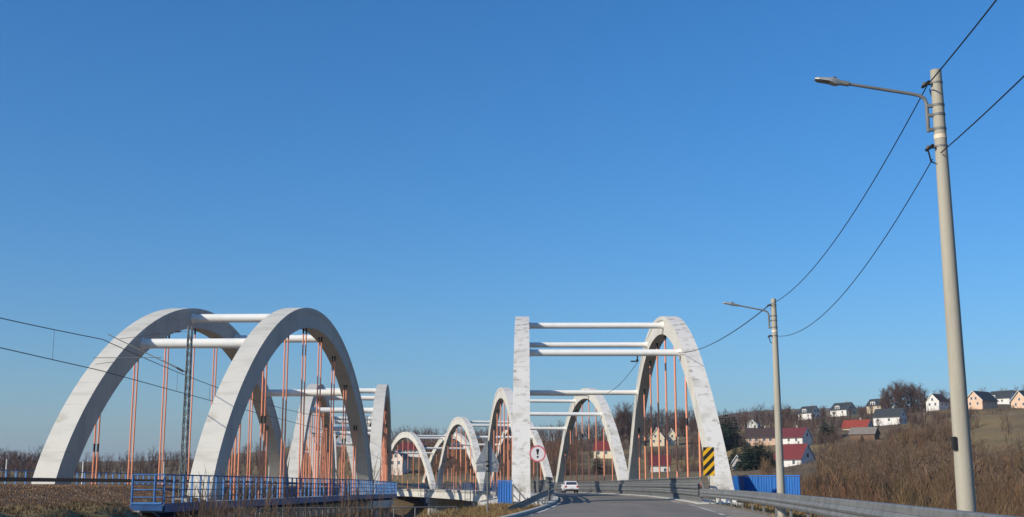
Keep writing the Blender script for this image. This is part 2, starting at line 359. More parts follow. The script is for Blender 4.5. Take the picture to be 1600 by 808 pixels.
strip('edge_line', ROAD, -148, 240, [(3.98, .009), (4.12, .009), (4.12, .0165), (3.98, .0185)], bpy.data.materials['worn_road_paint'], kind='structure')

# ------------------------------------------------------------------ bridges
def arch_profile(a, zb, Rr, p, q, h0, h1, n=26):
    u = np.linspace(-1, 1, 2*n+1); t = np.sign(u)*(1-(1-np.abs(u))**1.6)
    sx = a*t; z = zb + Rr*np.maximum(0, 1-np.abs(t)**p)**q
    ds = np.gradient(sx); dz = np.gradient(z); L = np.hypot(ds, dz); nx, nz = -dz/L, ds/L
    hh = h0 + h1*t*t
    # legs run on below the deck
    for e in (0, -1): pass
    S = np.r_[sx[0], sx, sx[-1]]; Z = np.r_[zb-1.6, z, zb-1.6]
    Si = np.r_[sx[0]-nx[0]*hh[0], sx-nx*hh, sx[-1]-nx[-1]*hh[-1]]; Zi = np.r_[zb-1.6, z-nz*hh, zb-1.6]
    return S, Z, Si, Zi
def arch_mesh(S, Z, Si, Zi, wd):
    b = MB(); k = len(S); lip, g = .30, .055
    # section corners: (lateral, fraction of the depth in metres from the top)
    secs = [((-wd/2, 0), (wd/2, 0), 1), ((wd/2, 0), (wd/2, lip), 0), ((wd/2, lip), (wd/2-g, lip+.06), 0), ((wd/2-g, lip+.06), (wd/2-g, 9), 0),
            ((wd/2-g, 9), (-wd/2+g, 9), 0), ((-wd/2+g, 9), (-wd/2+g, lip+.06), 0), ((-wd/2+g, lip+.06), (-wd/2, lip), 0), ((-wd/2, lip), (-wd/2, 0), 0)]
    def pt(i, lat, dep):
        L = math.hypot(Si[i]-S[i], Zi[i]-Z[i]) or 1; f = min(1, dep/max(L, 1e-3))
        return (lat, S[i]+(Si[i]-S[i])*f, Z[i]+(Zi[i]-Z[i])*f)
    for A, B, mi in secs:
        vv = []
        for i in range(k): vv += [pt(i, *A), pt(i, *B)]
        b.add(vv, [(2*i, 2*i+1, 2*i+3, 2*i+2) for i in range(k-1)], mi, True)
    return b
def top_under(S, Z, s):      # height of the underside at position s
    return float(np.interp(s, S, Z))
def build_bridge(root, path, centres, W, wd, shape, topm, sidem, strut_s, strut_r, hang_s, hang_lat, hang_r, names):
    a, Rr, p, q, h0, h1 = shape
    for i, (cx, cy, th, zb) in enumerate(centres):
        S, Z, Si, Zi = arch_profile(a, zb, Rr, p, q, h0, h1)
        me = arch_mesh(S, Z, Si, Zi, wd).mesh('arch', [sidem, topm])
        ax = Vector((-math.sin(th), math.cos(th), 0)); rt = Vector((math.cos(th), math.sin(th), 0)); c0 = Vector((cx, cy, 0))
        for side in (-1, 1):
            link('arch', me, root, c0 + rt*side*W/2, (0, 0, th), label='pale concrete %s arch of the %s span' % ('left' if side < 0 else 'right', names[i]))
        Sc, Zc = (S+Si)/2, (Z+Zi)/2
        for s in strut_s:
            zc = float(np.interp(s, Sc, Zc)); o = c0 + ax*s; o.z = zc
            b = MB(); b.tube([rt*(-W/2+wd/2-.12), rt*(W/2-wd/2+.12)], strut_r, 20, 0)
            for e in (-1, 1): b.tube([rt*e*(W/2-wd/2-.08), rt*e*(W/2-wd/2+.1)], strut_r*1.22, 20)
            b.build('strut', 'white_paint', root, loc=o)
        k = np.argsort(Si)
        for j, s in enumerate(hang_s):
            zi = float(np.interp(s, Si[k], Zi[k]))
            for side in (-1, 1):
                for hl in hang_lat:
                    o = c0 + ax*s + rt*(side*W/2 + hl); o.z = zb - .25
                    H = zi - o.z + .15
                    b = MB(); b.tube([(0, 0, 0), (0, 0, H)], hang_r, 8); hg = b.build('hanger', 'orange', root, loc=o)
                    b = MB(); b.tube([(0, 0, H-.6), (0, 0, H)], hang_r*1.3, 8)
                    hm = H*random.Random(i*100+j*7+side).uniform(.45, .72) if (j*3+i+2*(side > 0)) % 5 == 0 else None
                    b.build('socket', 'black', hg)
                    if hm: b = MB(); b.tube([(0, 0, hm), (0, 0, hm+.5)], hang_r*1.25, 8); b.build('coupler', 'black', hg)
road_br = thing('road_bridge', 'white concrete arch road bridge on the right, the one with guardrails, curving away left', 'bridge')
rail_br = thing('railway_bridge', 'cream concrete arch railway bridge on the left with paired orange hangers and overhead wires', 'bridge')
SHR = (31.5, 14.2, 2.158, 1.0, 1.40, .25); SHT = (30.93, 14.73, 2.015, .718, 1.53, .62)
e = EYE
build_bridge(road_br, ROAD, [(6.63, 100.8, -.012, .26), (4.41, 168.3, .089, -.24), (-4.52, 235.9, .185, -.62), (-20.6, 303.1, .298, -.70)],
             RW, 1.06, SHR, 'conc_road_top', 'conc_side', (-16.6, -6.4, 6.7, 17.2), .235, [-21.35+6.1*k for k in range(8)], (0,), .074, ('nearest road', 'second road', 'third road', 'farthest road'))
build_bridge(rail_br, RAIL, [(-20.75, 99.57, -.034, .21), (-22.15, 167.8, .075, -.31), (-30.9, 235.7, .184, -.45), (-47.2, 302.2, .293, -.55)],
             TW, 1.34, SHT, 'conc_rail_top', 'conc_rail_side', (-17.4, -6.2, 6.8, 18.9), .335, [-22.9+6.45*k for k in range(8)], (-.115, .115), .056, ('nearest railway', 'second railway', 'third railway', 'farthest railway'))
JR = [-33.7, 33.9, 101.6, 169.6, 236.5]; JT = [-33.5, 34.2, 102.2, 171, 240]
for i in range(4):
    s0, s1 = JR[i]+.06, JR[i+1]-.06
    strip('deck_slab', ROAD, s0, s1, [(-7.1, -1.55), (-6.6, -1.7), (6.6, -1.7), (7.1, -1.55), (7.1, .06), (4.64, .06), (4.64, -.31), (-3.07, -.31), (-3.07, .12), (-7.1, .12)], 'fascia', 3, road_br)
    strip('edge_beam', ROAD, s0+.02, s1-.02, [(-7.25, -.25), (-7.102, -.25), (-7.102, .16), (-7.25, .16)], 'kerb', 3, road_br)
    s0, s1 = JT[i]+.06, JT[i+1]-.06
    strip('deck_slab', RAIL, s0, s1, [(-5.9, -1.5), (-5.3, -1.75), (5.3, -1.75), (5.9, -1.5), (5.9, -.12), (3.4, -.12), (3.4, -.35), (-3.4, -.35), (-3.4, -.12), (-5.9, -.12)], 'fascia', 3, rail_br)
def pier(path, s, root, half, zt):
    o, t, r = path.frame(s); z0 = min(gz(o.x, o.y), -7) - 1.5; b = MB()
    rot = path.rz(s); top = path.z(s) + zt
    b.box((0, 0, top-.5), (half*2+1.4, 3.0, 1.0)); b.box((0, 0, (z0+top-1)/2), (half*2-1, 2.0, top-1-z0))
    for e_ in (-1, 1): b.tube([(e_*(half-.5), 0, z0), (e_*(half-.5), 0, top-1.0)], 1.0, 16)
    b.build('pier', 'conc_pier', root, loc=(o.x, o.y, 0), rot=(0, 0, rot))
for s in JR[1:]: pier(ROAD, s, road_br, 6.4, -1.72)
for s in JT[1:]: pier(RAIL, s, rail_br, 5.2, -1.77)
def abutment(path, s, root, l0, l1, zt):
    o, t, r = path.frame(s); b = MB(); top = path.z(s)+zt
    b.box(((l0+l1)/2, -1.0, (top-9)/2), (l1-l0, 2.4, top+9)); b.box((l0+.3, -5, (top-6)/2), (.6, 7, top+5.6)); b.box((l1-.3, -5, (top-6)/2), (.6, 7, top+5.6))
    b.build('abutment', 'conc_pier', root, loc=(o.x, o.y, 0), rot=(0, 0, path.rz(s)))
abutment(ROAD, -33.9, road_br, -7.2, 7.2, -.33); abutment(RAIL, -33.7, rail_br, -6.0, 8.3, -.36)

# ------------------------------------------------------------------ railway: ballast, sleepers, rails, walkway
strip('ballast_bed', RAIL, -130, -33.6, [(-6.8, -.9), (8.2, -.9), (7.3, -.32), (2.9, .72), (1.9, .80), (-1.9, .80), (-3.6, .70), (-5.6, -.18)], 'ballast', 1.5, kind='structure')
strip('ballast_bed', RAIL, -33.55, 250, [(-3.35, -.33), (3.35, -.33), (3.0, .66), (1.8, .78), (-1.8, .78), (-3.0, .66)], 'ballast', 2, kind='structure')
def octa(nv=6): return np.array([(1,0,0),(0,1,0),(-1,0,0),(0,-1,0),(0,0,1),(0,0,-1)], float), np.array([(0,1,4),(1,2,4),(2,3,4),(3,0,4),(1,0,5),(2,1,5),(3,2,5),(0,3,5)])
ov, of = octa(); NS = 11000
Vs = np.zeros((NS, 6, 3)); 
for i in range(NS):
    q = rng.uniform(-72, -33.8); lat = rng.uniform(1.5, 7.2)
    zz = np.interp(lat, [1.5, 1.9, 2.9, 7.3], [.8, .8, .72, -.32])
    p = RAIL.at(q, lat, zz); k = rng.uniform(.022, .052)
    Vs[i] = ov*rng.uniform(.6, 1.3, 3)*k @ np.array(Matrix.Rotation(rng.uniform(0, 6), 3, 'Z') @ Matrix.Rotation(rng.uniform(-.7, .7), 3, 'X')) + np.array(p)
Fs = (of[None] + np.arange(NS)[:, None, None]*6).reshape(-1, 3)
link('ballast_stones', np_mesh('ballast_stones', Vs.reshape(-1, 3), Fs, 'stone'), label='loose brown ballast stones on the railway embankment shoulder', cat='ballast', kind='stuff')
track = thing('railway_track', 'railway track on ballast running onto the left bridge', 'track')
for l in (-.75, .75):
    b = MB(); fr = []
    for q in np.arange(-120, 240, 3.): o, t, r = RAIL.frame(q); o.z = RAIL.z(q) + (.80); fr.append((o + r*l, r, Vector((0, 0, 1))))
    b.sweep([(-.07, .16), (.07, .16), (.07, .18), (.015, .2), (.015, .28), (.036, .29), (.036, .33), (-.036, .33), (-.036, .29), (-.015, .28), (-.015, .2), (-.07, .18)], fr); b.build('rail', 'rail_steel', track)
b = MB(); b.box((0, 0, .08), (2.5, .26, .18)); sme = b.mesh('sleeper', 'sleeper')
for k in range(150):
    q = -75 + k*.65; o = RAIL.at(q, 0, .80); o.z -= .13; link('sleeper', sme, track, o, (0, 0, RAIL.rz(q)))

walk = thing('service_walkway', 'narrow service walkway slab along the right edge of the railway bridge', 'walkway')
strip('slab', RAIL, -34, 27, [(5.92, -.30), (8.6, -.30), (8.6, -.02), (5.92, -.02)], 'conc_pier', 3, walk)
strip('slab', RAIL, -48.4, -34.05, [(7.3, -.30), (8.6, -.30), (8.6, -.02), (7.3, -.02)], 'conc_pier', 3, walk)
b = MB(); b.box((0, 0, 0), (2.3, .16, .22)); bme = b.mesh('bracket', 'blue')
for q in np.arange(-50, 27, 4.): link('bracket', bme, walk, RAIL.at(q, 7.15, -.42), (0, 0, RAIL.rz(q)))

def railing(name, path, s0, s1, lat, base, H, step, m, label, nrail, toe, post=(.06, .012), group=None, rail_r=.022, cat='railing', pm_=None, tw=0):
    root = thing(name, label, cat, path.at((s0+s1)/2, lat, base), 0, group)
    inv = -Vector(root.location)
    n = int(round(abs(s1-s0)/step)); b = MB(); b.box((0, 0, H/2), (post[0], post[1], H)); pm = b.mesh('post', pm_ or m)
    for i in range(n+1):
        q = s0+(s1-s0)*i/n; link('post', pm, root, path.at(q, lat, base)+inv, (0, 0, path.rz(q)+tw))
    for k in range(nrail):
        z = H*(k+1)/nrail if not isinstance(nrail, (list,)) else 0
        b = MB(); b.tube([path.at(q, lat, base+z)+inv for q in np.linspace(s0, s1, max(2, int(abs(s1-s0)/3)))], rail_r*(1.5 if k == nrail-1 else 1), 6)
        b.build('handrail' if k == nrail-1 else 'rail', m, root)
    if toe:
        b = MB(); qs = np.linspace(s0, s1, max(2, int(abs(s1-s0)/3)))
        fr = []
        for q in qs: o, t, r = path.frame(q); o = path.at(q, lat, base)+inv; fr.append((o, r, Vector((0, 0, 1))))
        b.sweep([(.045, -.30), (.07, -.30), (.07, .06), (.045, .06)], fr); b.build('toe_plate', m, root)
    return root
rl = railing('blue_railing', RAIL, -48.4, 27, 8.6, 0, 1.22, 1.22, 'blue', 'long blue steel railing along the near side of the railway bridge', 4, True, (.11, .03), pm_='blue_sunlit', tw=-.6)
# end bay of that railing turns across the walkway, like a gate frame, and closes the other end too
def cross_rail(q, l0, l1, root, H=1.22):
    inv = -Vector(root.location)
    for k in range(1, 5):
        b = MB(); b.tube([RAIL.at(q, l0, H*k/4)+inv, RAIL.at(q, l1, H*k/4)+inv], .033 if k == 4 else .03, 6); b.build('end_rail', 'blue_sunlit', root)
    b = MB(); b.tube([RAIL.at(q, l0, .05)+inv, RAIL.at(q, l1, .05)+inv], .07, 6); b.build('end_rail', 'blue_sunlit', root)
    b = MB(); b.box(RAIL.at(q-.05, (l0+l1)/2, -.12)+inv, (l1-l0+.1, .03, .22), RAIL.rz(q)); b.build('end_plate', 'blue', root)
    for l in (l0, (l0*.25+l1*.75)):
        b = MB(); b.tube([RAIL.at(q, l, -.05)+inv, RAIL.at(q, l, H)+inv], .05, 6); b.build('end_post', 'blue_sunlit', root)
cross_rail(-48.6, 7.35, 8.6, rl); cross_rail(27.1, 6.0, 8.6, rl)
railing('blue_railing', RAIL, -60, 33, -6.2, .42, 1.2, 1.25, 'blue', 'blue steel railing along the far left edge of the nearest railway span', 3, False, (.13, .03), pm_='blue_sunlit', tw=-.6)
railing('blue_railing', RAIL, 35, 240, -5.7, -.1, 1.15, 1.6, 'blue', 'blue steel railing along the left edge of the far railway spans', 3, False, (.10, .04))
railing('blue_railing', RAIL, 35, 240, 5.8, -.1, 1.15, 1.3, 'blue', 'blue steel railing on the right edge of the far railway spans', 3, False, (.10, .04))
railing('blue_railing', ROAD, 30, 238, -7.0, .12, 1.12, 1.8, 'blue', 'blue railing along the left edge of the curving road bridge deck', 3, False, (.05, .05), rail_r=.016)
railing('deck_railing', ROAD, -30, 238, 6.95, .06, 1.1, 1.25, 'galv', 'grey railing along the right outer edge of the road bridge', 3, False, (.06, .04))

# inspection ladders at the road bridge piers
for s_, tx in ((33.9, 'pier behind the triangular sign'), (101.6, 'second far pier'), (169.6, 'pier where the two farthest road arches meet')):
    o = ROAD.at(s_, -7.6, -3.4); ld = thing('access_ladder', 'blue steel access ladder with hoops on the %s' % tx, 'ladder', o, ROAD.rz(s_), 'blue ladders on the piers')
    for sx in (-.25, .25): b = MB(); b.tube([(0, sx, 0), (0, sx, 4.9)], .05, 6); b.build('stile', 'blue', ld)
    for k in range(14): b = MB(); b.tube([(0, -.25, .2+k*.33), (0, .25, .2+k*.33)], .03, 5); b.build('rung', 'blue', ld)
    b = MB()
    for z in (1.2, 2.2, 3.2, 4.2, 4.8):
        b.tube([(-.45+.45*math.cos(t), .42*math.sin(t), z) for t in np.linspace(-1.3-math.pi/2-.4, 1.3+math.pi/2+.4, 12)], .03, 5)
    for t in (-.45, .45): b.tube([(-.85, t*.6, 1.2), (-.85, t*.6, 4.8)], .03, 5)
    b.build('safety_cage', 'blue', ld)

# ------------------------------------------------------------------ guardrails
WSEC = [(-.02, 0), (.0, 0), (.03, .035), (.055, .085), (.03, .13), (0, .155), (.03, .18), (.055, .225), (.03, .275), (0, .31), (-.02, .31), (.008, .27), (.03, .225), (.008, .185), (-.025, .155), (.008, .125), (.03, .085), (.008, .04)]
def beam(path_pts, name, root, face=-1):
    """W-profile beam along 3D points (lower edge); face -1: bulge to the left of travel"""
    b = MB(); fr = []
    P = [Vector(p) for p in path_pts]
    for i, p in enumerate(P):
        d = (P[min(i+1, len(P)-1)] - P[max(i-1, 0)]); d.z = 0; d.normalize(); r = Vector((d.y, -d.x, 0))
        fr.append((p, r*face, Vector((0, 0, 1))))
    b.sweep(WSEC, fr, 0, True, False); return b.build(name, 'galv', root)
def ibeam(H, sect=.11):
    b = MB()
    b.box((0, -sect/2, H/2), (.07, .012, H)); b.box((0, sect/2, H/2), (.07, .012, H)); b.box((0, 0, H/2), (.012, sect-.02, H)); return b.mesh('post', 'galv_dark')
gr = thing('guardrail', 'galvanised roadside guardrail in the right foreground beside the lamp posts', 'guardrail', ROAD.at(-60, 4.95))
inv = -Vector(gr.location); pm = ibeam(.78)
GL = lambda q: 5.45 - .45*min(1, max(0, (q+46)/14))
beam([ROAD.at(q, GL(q)-.05, .385)+inv for q in np.arange(-146, -31.5, 2.)], 'beam', gr)
b = MB(); fr = []
for q in np.arange(-146, -31.5, 2.): o, t, r = ROAD.frame(q); fr.append((ROAD.at(q, GL(q), .70)+inv, r, Vector((0, 0, 1))))
b.sweep([(-.05, 0), (.12, 0), (.12, .10), (.10, .12), (-.03, .12), (-.05, .10)], fr); b.build('box_rail', 'galv', gr)
for q in np.arange(-119.5, -32, 4.):
    link('post', pm, gr, ROAD.at(q, GL(q)+.04, -.06)+inv, (0, 0, ROAD.rz(q)))
    b_ = MB(); b_.box((0, 0, .6), (.07, .3, .16)); link('spacer', b_.mesh('spacer', 'galv_dark'), gr, ROAD.at(q, GL(q)+.0, -.12)+inv, (0, 0, ROAD.rz(q)))

def barrier(label, lat, s0, s1, face, near_pts=None):
    root = thing('bridge_barrier', label, 'barrier', ROAD.at(s0, lat)); inv = -Vector(root.location); sg = -face
    qs = np.arange(s0, s1+.1, 3.)
    b = MB(); fr = []
    for q in qs: o, t, r = ROAD.frame(q); fr.append((ROAD.at(q, lat+sg*.12, 1.40)+inv, r, Vector((0, 0, 1))))
    b.sweep([(-.08, 0), (.08, 0), (.08, .05), (.05, .075), (-.05, .075), (-.08, .05)], fr); b.build('handrail', 'galv', root)
    beam([ROAD.at(q, lat, .80)+inv for q in qs], 'upper_beam', root, face)
    beam([ROAD.at(q, lat, .42)+inv for q in qs], 'lower_beam', root, face)
    b = MB(); b.tube([ROAD.at(q, lat+sg*.11, 1.2)+inv for q in qs], .025, 6); b.build('mid_rail', 'galv', root)
    b = MB(); b.box((sg*.11, 0, .70), (.13, .11, 1.40)); b.box((sg*.04, 0, .93), (.10, .12, .12)); b.box((sg*.04, 0, .57), (.10, .12, .12)); pm = b.mesh('post', 'galv_dark')
    for q in np.arange(s0+.3, s1, 1.3): link('post', pm, root, ROAD.at(q, lat, 0)+inv, (0, 0, ROAD.rz(q)))
    return root
rb = barrier('tall grey steel barrier along the right side of the road across the bridge', 4.92, -31.2, 150, -1)
inv = -Vector(rb.location)
b = MB(); b.tube([ROAD.at(-31.2, 5.04, 1.42)+inv, ROAD.at(-32.6, 5.06, 1.05)+inv, ROAD.at(-33.3, 5.08, .75)+inv], .045, 8); b.build('sloping_end_rail', 'galv', rb)
lb = barrier('tall grey steel barrier along the left side of the road across the bridge', -3.40, -33, 150, 1)
le = thing('guardrail', 'guardrail end flaring down into the grass left of the road near the exclamation sign', 'guardrail', ROAD.at(-33, -4.5)); inv = -Vector(le.location)
fl = [ROAD.at(-33, -3.42, .45), ROAD.at(-35, -3.50, .42), ROAD.at(-38, -3.66, .33), ROAD.at(-41, -3.85, .20), ROAD.at(-44, -4.08, .05), ROAD.at(-46.5, -4.35, -.10), ROAD.at(-48, -4.5, -.2)]
beam([p+inv for p in fl], 'beam', le, 1)
for q, l, H in ((-33.6, -3.5, .75), (-35.2, -3.58, .73), (-37.2, -3.68, .68), (-39.4, -3.8, .58), (-42, -3.98, .46)):
    link('post', ibeam(H), le, ROAD.at(q, l-.08, 0)+inv, (0, 0, ROAD.rz(q)))

# blue screen panels by the bridge ends
def screen(label, pts, z0, z1, step=.16):
    root = thing('blue_screen', label, 'screen', (pts[0][0], pts[0][1], z0), 0, None); o = Vector(root.location)
    for (ax_, ay_), (bx_, by_) in zip(pts[:-1], pts[1:]):
        A, B = Vector((ax_, ay_, z0)), Vector((bx_, by_, z0)); d = B-A; L = d.length; d.normalize(); rz = math.atan2(d.y, d.x); H = z1-z0
        n = max(1, int(L/.82))
        for i in range(n):
            m0 = A + d*(L*(i+.5)/n) - o; wd = L/n-.02
            b = MB(); b.box(m0+Vector((0, 0, H/2)), (wd, .02, H-.08), rz)
            k = int(wd/step)
            for j in range(k+1): b.box(m0 + d*(-wd/2+.03+(wd-.06)*j/max(k, 1)) + Vector((d.y, -d.x, 0))*.02 + Vector((0, 0, H/2)), (.055, .045, H-.02), rz)
            b.build('panel', 'blue_panel', root)
        b = MB(); b.box((A+B)/2-o+Vector((0, 0, H+.03)), (L+.04, .09, .06), rz); b.build('top_rail', 'blue_panel', root)
        b = MB(); b.box((A+B)/2-o+Vector((0, 0, -.02)), (L+.04, .09, .06), rz); b.build('bottom_rail', 'blue_panel', root)
    return root
p0 = at(1146, 746, 79); p1 = at(1163, 746, 72.5); p2 = at(1250, 745, 70)
screen('blue ribbed steel screen right of the nearest right-hand arch foot, behind the second lamp post', [(p0.x, p0.y), (p1.x, p1.y), (p2.x, p2.y)], .25, 1.58)
p1 = at(778, 752, 67.5); p2 = at(800, 752, 67.2)
screen('small blue ribbed steel panel against the left foot of the nearest road arch', [(p1.x, p1.y), (p2.x, p2.y)], .12, 1.28, .14)
# stair rail beside the left arch foot
st = thing('stair_rail', 'dark sloping stair handrail beside the nearest left road arch foot', 'handrail', ROAD.at(-33.5, -5.2))
inv = -Vector(st.location)
a1, a2 = at(801, 757, 66.5), at(826, 786, 66)
b = MB(); b.tube([a1+inv, a2+inv], .045, 6); b.build('handrail', 'galv_dark', st)
b = MB(); b.tube([at(801, 772, 66.5)+inv, at(813, 786, 66)+inv], .03, 6); b.build('rail', 'galv_dark', st)
for pxx, py0 in ((812, 770), (801, 757)): p = at(pxx, py0, 66.3); b = MB(); b.tube([p+inv, Vector((p.x, p.y, .02))+inv], .04, 6); b.build('post', 'galv_dark', st)

# pale pipe fence on the terrace between the bridges
pf = thing('pipe_fence', 'pale grey pipe fence on the terrace between the two bridges', 'fence', (-8, 60, -1.7)); inv = -Vector(pf.location)
A, B = at(370, 794, 58), at(714, 793, 62); B.z = A.z = (A.z+B.z)/2
for z in (0, -.52): b = MB(); b.tube([A+inv+Vector((0, 0, z)), B+inv+Vector((0, 0, z))], .036, 6); b.build('rail', 'galv', pf)
for i in range(11):
    p = A.lerp(B, i/10); b = MB(); b.tube([p+inv, p+inv-Vector((0, 0, 1.7))], .036, 6); b.build('post', 'galv', pf)
pf2 = thing('pipe_fence', 'low pale pipe railing of steps going down beside the railway abutment', 'fence', (-11, 52, -1.7)); inv = -Vector(pf2.location)
A, B, Cc = at(400, 799, 50), at(452, 799, 53), at(560, 792, 70)
for z in (0, -.5): b = MB(); b.tube([A+inv+Vector((0, 0, z)), B+inv+Vector((0, 0, z)), Cc+inv+Vector((0, 0, z))], .03, 6); b.build('rail', 'galv', pf2)
for p in [A.lerp(B, i/3) for i in range(3)] + [B.lerp(Cc, i/12) for i in range(13)]:
    b = MB(); b.tube([p+inv, p+inv-Vector((0, 0, 1.3))], .03, 6); b.build('post', 'galv', pf2)

# ------------------------------------------------------------------ lamp posts and their cables
def spun_pole(H, r0, r1): b = MB(); b.tube([(0, 0, -.6)] + [(0, 0, H*i/6) for i in range(7)], [r0+.01] + [r0+(r1-r0)*i/6 for i in range(7)], 24); return b
def lamp_post(label, base, H, armaz, armlen, lean, zband):
    root = thing('lamp_post', label, 'lamp post', base, 0, 'roadside lamp posts'); root.rotation_euler = (lean[1], lean[0], 0)
    r0, r1 = .088+.0075*H, .088
    rad_ = lambda z: r0+(r1-r0)*z/H
    spun_pole(H, r0, r1).build('pole', 'pole', root)
    d = Vector((math.cos(armaz), math.sin(armaz), 0)); side = Vector((-d.y, d.x, 0))
    za = H-.42
    st_ = d*(rad_(za)+.09)
    pts = [st_+Vector((0, 0, za-.62)), st_+Vector((0, 0, za-.14)), st_+d*.03+Vector((0, 0, za-.05)), st_+d*.10+Vector((0, 0, za+.0)), st_+d*.22+Vector((0, 0, za+.035)), st_+d*armlen+Vector((0, 0, za+armlen*.205))]
    b = MB(); b.tube(pts, [.03, .03, .03, .03, .028, .024], 10); arm = b.build('arm', 'galv', root)
    for z in (za-.18, za-.34, za-.58):
        b = MB(); b.tube([(0, 0, z-.02), (0, 0, z+.02)], rad_(z)+.008, 20); b.box(st_*.75+Vector((0, 0, z)), (.10, .06, .05), armaz); b.build('clamp_band', 'galv', root)
    tip = pts[-1]; u = (tip-pts[-2]).normalized(); up = side.cross(u)*-1
    if up.z < 0: up = -up
    M4 = Matrix((( *u, 0), (*side, 0), (*up, 0), (0, 0, 0, 1))).transposed(); M4.translation = tip
    b = MB(); b.tube([M4 @ Vector((-.12, 0, 0)), M4 @ Vector((.06, 0, 0))], .042, 10); b.build('spigot', 'galv', arm)
    hd = MB()
    secs = [(.03, .045, -.04, .045), (.12, .085, -.06, .06), (.20, .11, -.045, .06), (.26, .115, -.028, .045), (.48, .10, -.026, .026), (.56, .07, -.022, .012)]
    vv = []
    for x_, hw, lo, hi in [(a_*.78, b_*.85, c_*.85, d_*.85) for a_, b_, c_, d_ in secs]:
        for yy, zz in ((-hw, lo), (hw, lo), (hw*1.02, (lo+hi)/2), (hw*.7, hi), (-hw*.7, hi), (-hw*1.02, (lo+hi)/2)): vv.append(M4 @ Vector((x_, yy, zz)))
    hd.add(vv, [(i*6+j, i*6+(j+1) % 6, (i+1)*6+(j+1) % 6, (i+1)*6+j) for i in range(5) for j in range(6)] + [(5, 4, 3, 2, 1, 0), (30, 31, 32, 33, 34, 35)])
    head = hd.build('lamp_head', 'lum', root)
    b = MB(); b.box((0, 0, 0), (.20, .13, .012), M4=M4 @ Matrix.Translation((.30, 0, -.030))); b.build('lens', 'lum_glass', head)
    b = MB(); b.tube([M4 @ Vector((.12, 0, .04)), M4 @ Vector((.12, 0, .08))], .03, 8); b.build('sensor', 'black', head)
    b = MB(); b.tube([(0, 0, zband-.035), (0, 0, zband+.035)], rad_(zband)+.005, 20); b.build('painted_band', 'band', root)
    # cable brackets
    for z in (H-.22, zband-.16):
        b = MB(); b.tube([(0, 0, z-.015), (0, 0, z+.015)], rad_(z)+.007, 20); b.box(d*(rad_(z)+.06)+Vector((0, 0, z)), (.14, .035, .05), armaz); b.build('cable_bracket', 'galv', root)
        b = MB(); b.tube([d*(rad_(z)+.05)+side*.1+Vector((0, 0, z)), d*(rad_(z)+.12)-side*.08+Vector((0, 0, z-.03))], .028, 8); b.build('cable_clamp', 'black', root)
    b = MB(); zz = zband-.16
    b.tube([d*(rad_(zz)+.12)+Vector((0, 0, zz)), d*(rad_(zz)+.05)+side*-.1+Vector((0, 0, zz-.22)), side*-(rad_(zz)+.03)+Vector((0, 0, zz-.28)), side*-(rad_(zz)+.05)+d*-.02+Vector((0, 0, zz))], .014, 6); b.build('cable_loop', 'cable', root)
    b = MB(); b.tube([side*-.04+d*(rad_(H-.3)+.02)+Vector((0, 0, H-.3)), side*-(rad_(H-.5)+.012)+d*.03+Vector((0, 0, H-.55)), side*-(rad_(H-.8)+.012)-d*.05+Vector((0, 0, H-.8))], .010, 6); b.build('lamp_lead', 'cable', root)
    return root, rad_
D1, D2 = 19.0, 41.8
t1, b1 = at(1462, 110, D1), at(1505, 808, D1)
H1 = t1.z + .15
base1 = Vector((t1.x+.035, D1, -.15)); L1 = (t1-base1).length
pole1, rad1 = lamp_post('tall concrete lamp post in the right foreground with its arm reaching left', base1, L1, math.pi-.12, 1.33, ((t1.x-base1.x)/L1, 0), L1-1.13)
t2 = at(1208.5, 467, D2); base2 = Vector((t2.x+.0, D2, -.2)); L2 = (t2-base2).length
pole2, rad2 = lamp_post('smaller concrete lamp post standing behind the guardrail left of the tall one', base2, L2, math.pi-.12, 1.12, ((t2.x-base2.x)/L2, 0), L2-1.13)
b = MB(); b.box((-rad1(1.9)-.012, -.06, 1.95), (.05, .10, .2)); b.build('label_plate', 'black', pole1)
def cable(name, A, B, sag, r, label, mat_='cable', n=24, cat='cable'):
    A, B = Vector(A), Vector(B); b = MB()
    pts = [A.lerp(B, i/n) - Vector((0, 0, sag*4*(i/n)*(1-i/n))) - A for i in range(n+1)]
    b.tube(pts, r, 6, caps=False); return b.build(name, mat_, None, loc=A, label=label, cat=cat)
T1u, T1l = at(1449, 133, D1-.1), at(1470, 239, D1-.12)
T2u, T2l = at(1203, 476, D2-.05), at(1212, 525, D2-.1)
cable('overhead_cable', T1u, T2u, .62, .0105, 'upper black cable sagging between the two lamp posts')
cable('overhead_cable', at(1457, 249, D1-.1), T2l, .80, .009, 'lower black cable sagging between the two lamp posts')
P0u, P0l = Vector((3.9, -5.0, T1u.z+.25)), Vector((4.2, -5.0, T1l.z+.3))
cable('overhead_cable', T1u, P0u, .45, .0115, 'upper black cable rising from the tall lamp post to the top edge')
cable('overhead_cable', T1l, P0l, .45, .010, 'lower black cable running from the tall lamp post to the right edge')
def on_road_arch(s, lat, z): return Vector((6.63+.012*s, 100.8+s, 0)) + Vector((1, -.012, 0))*lat + Vector((0, 0, z))
s1z = float(np.interp(16, *[v for v in [np.array([0, 31.5]), np.array([0, 0])]]))
K1 = at(1060, 551, 84.0); K2 = at(998, 560, 84.4); K3 = at(949, 614, 117.5)
cable('overhead_cable', T2u, K1, .45, .018, 'thin black cable from the smaller lamp post to the nearest road arch')
cable('overhead_cable', at(998, 563, 84.3), K3, .35, .02, 'thin black cable hanging between two struts of the nearest road arches')
hl = thing('strut_lamp', 'small lamp hanging under a white strut of the nearest road arch', 'lamp', at(996, 559, 84.4)); 
b = MB(); b.tube([(0, 0, .5), (0, 0, -.1)], .05, 8); b.build('hanger_clamp', 'galv', hl)
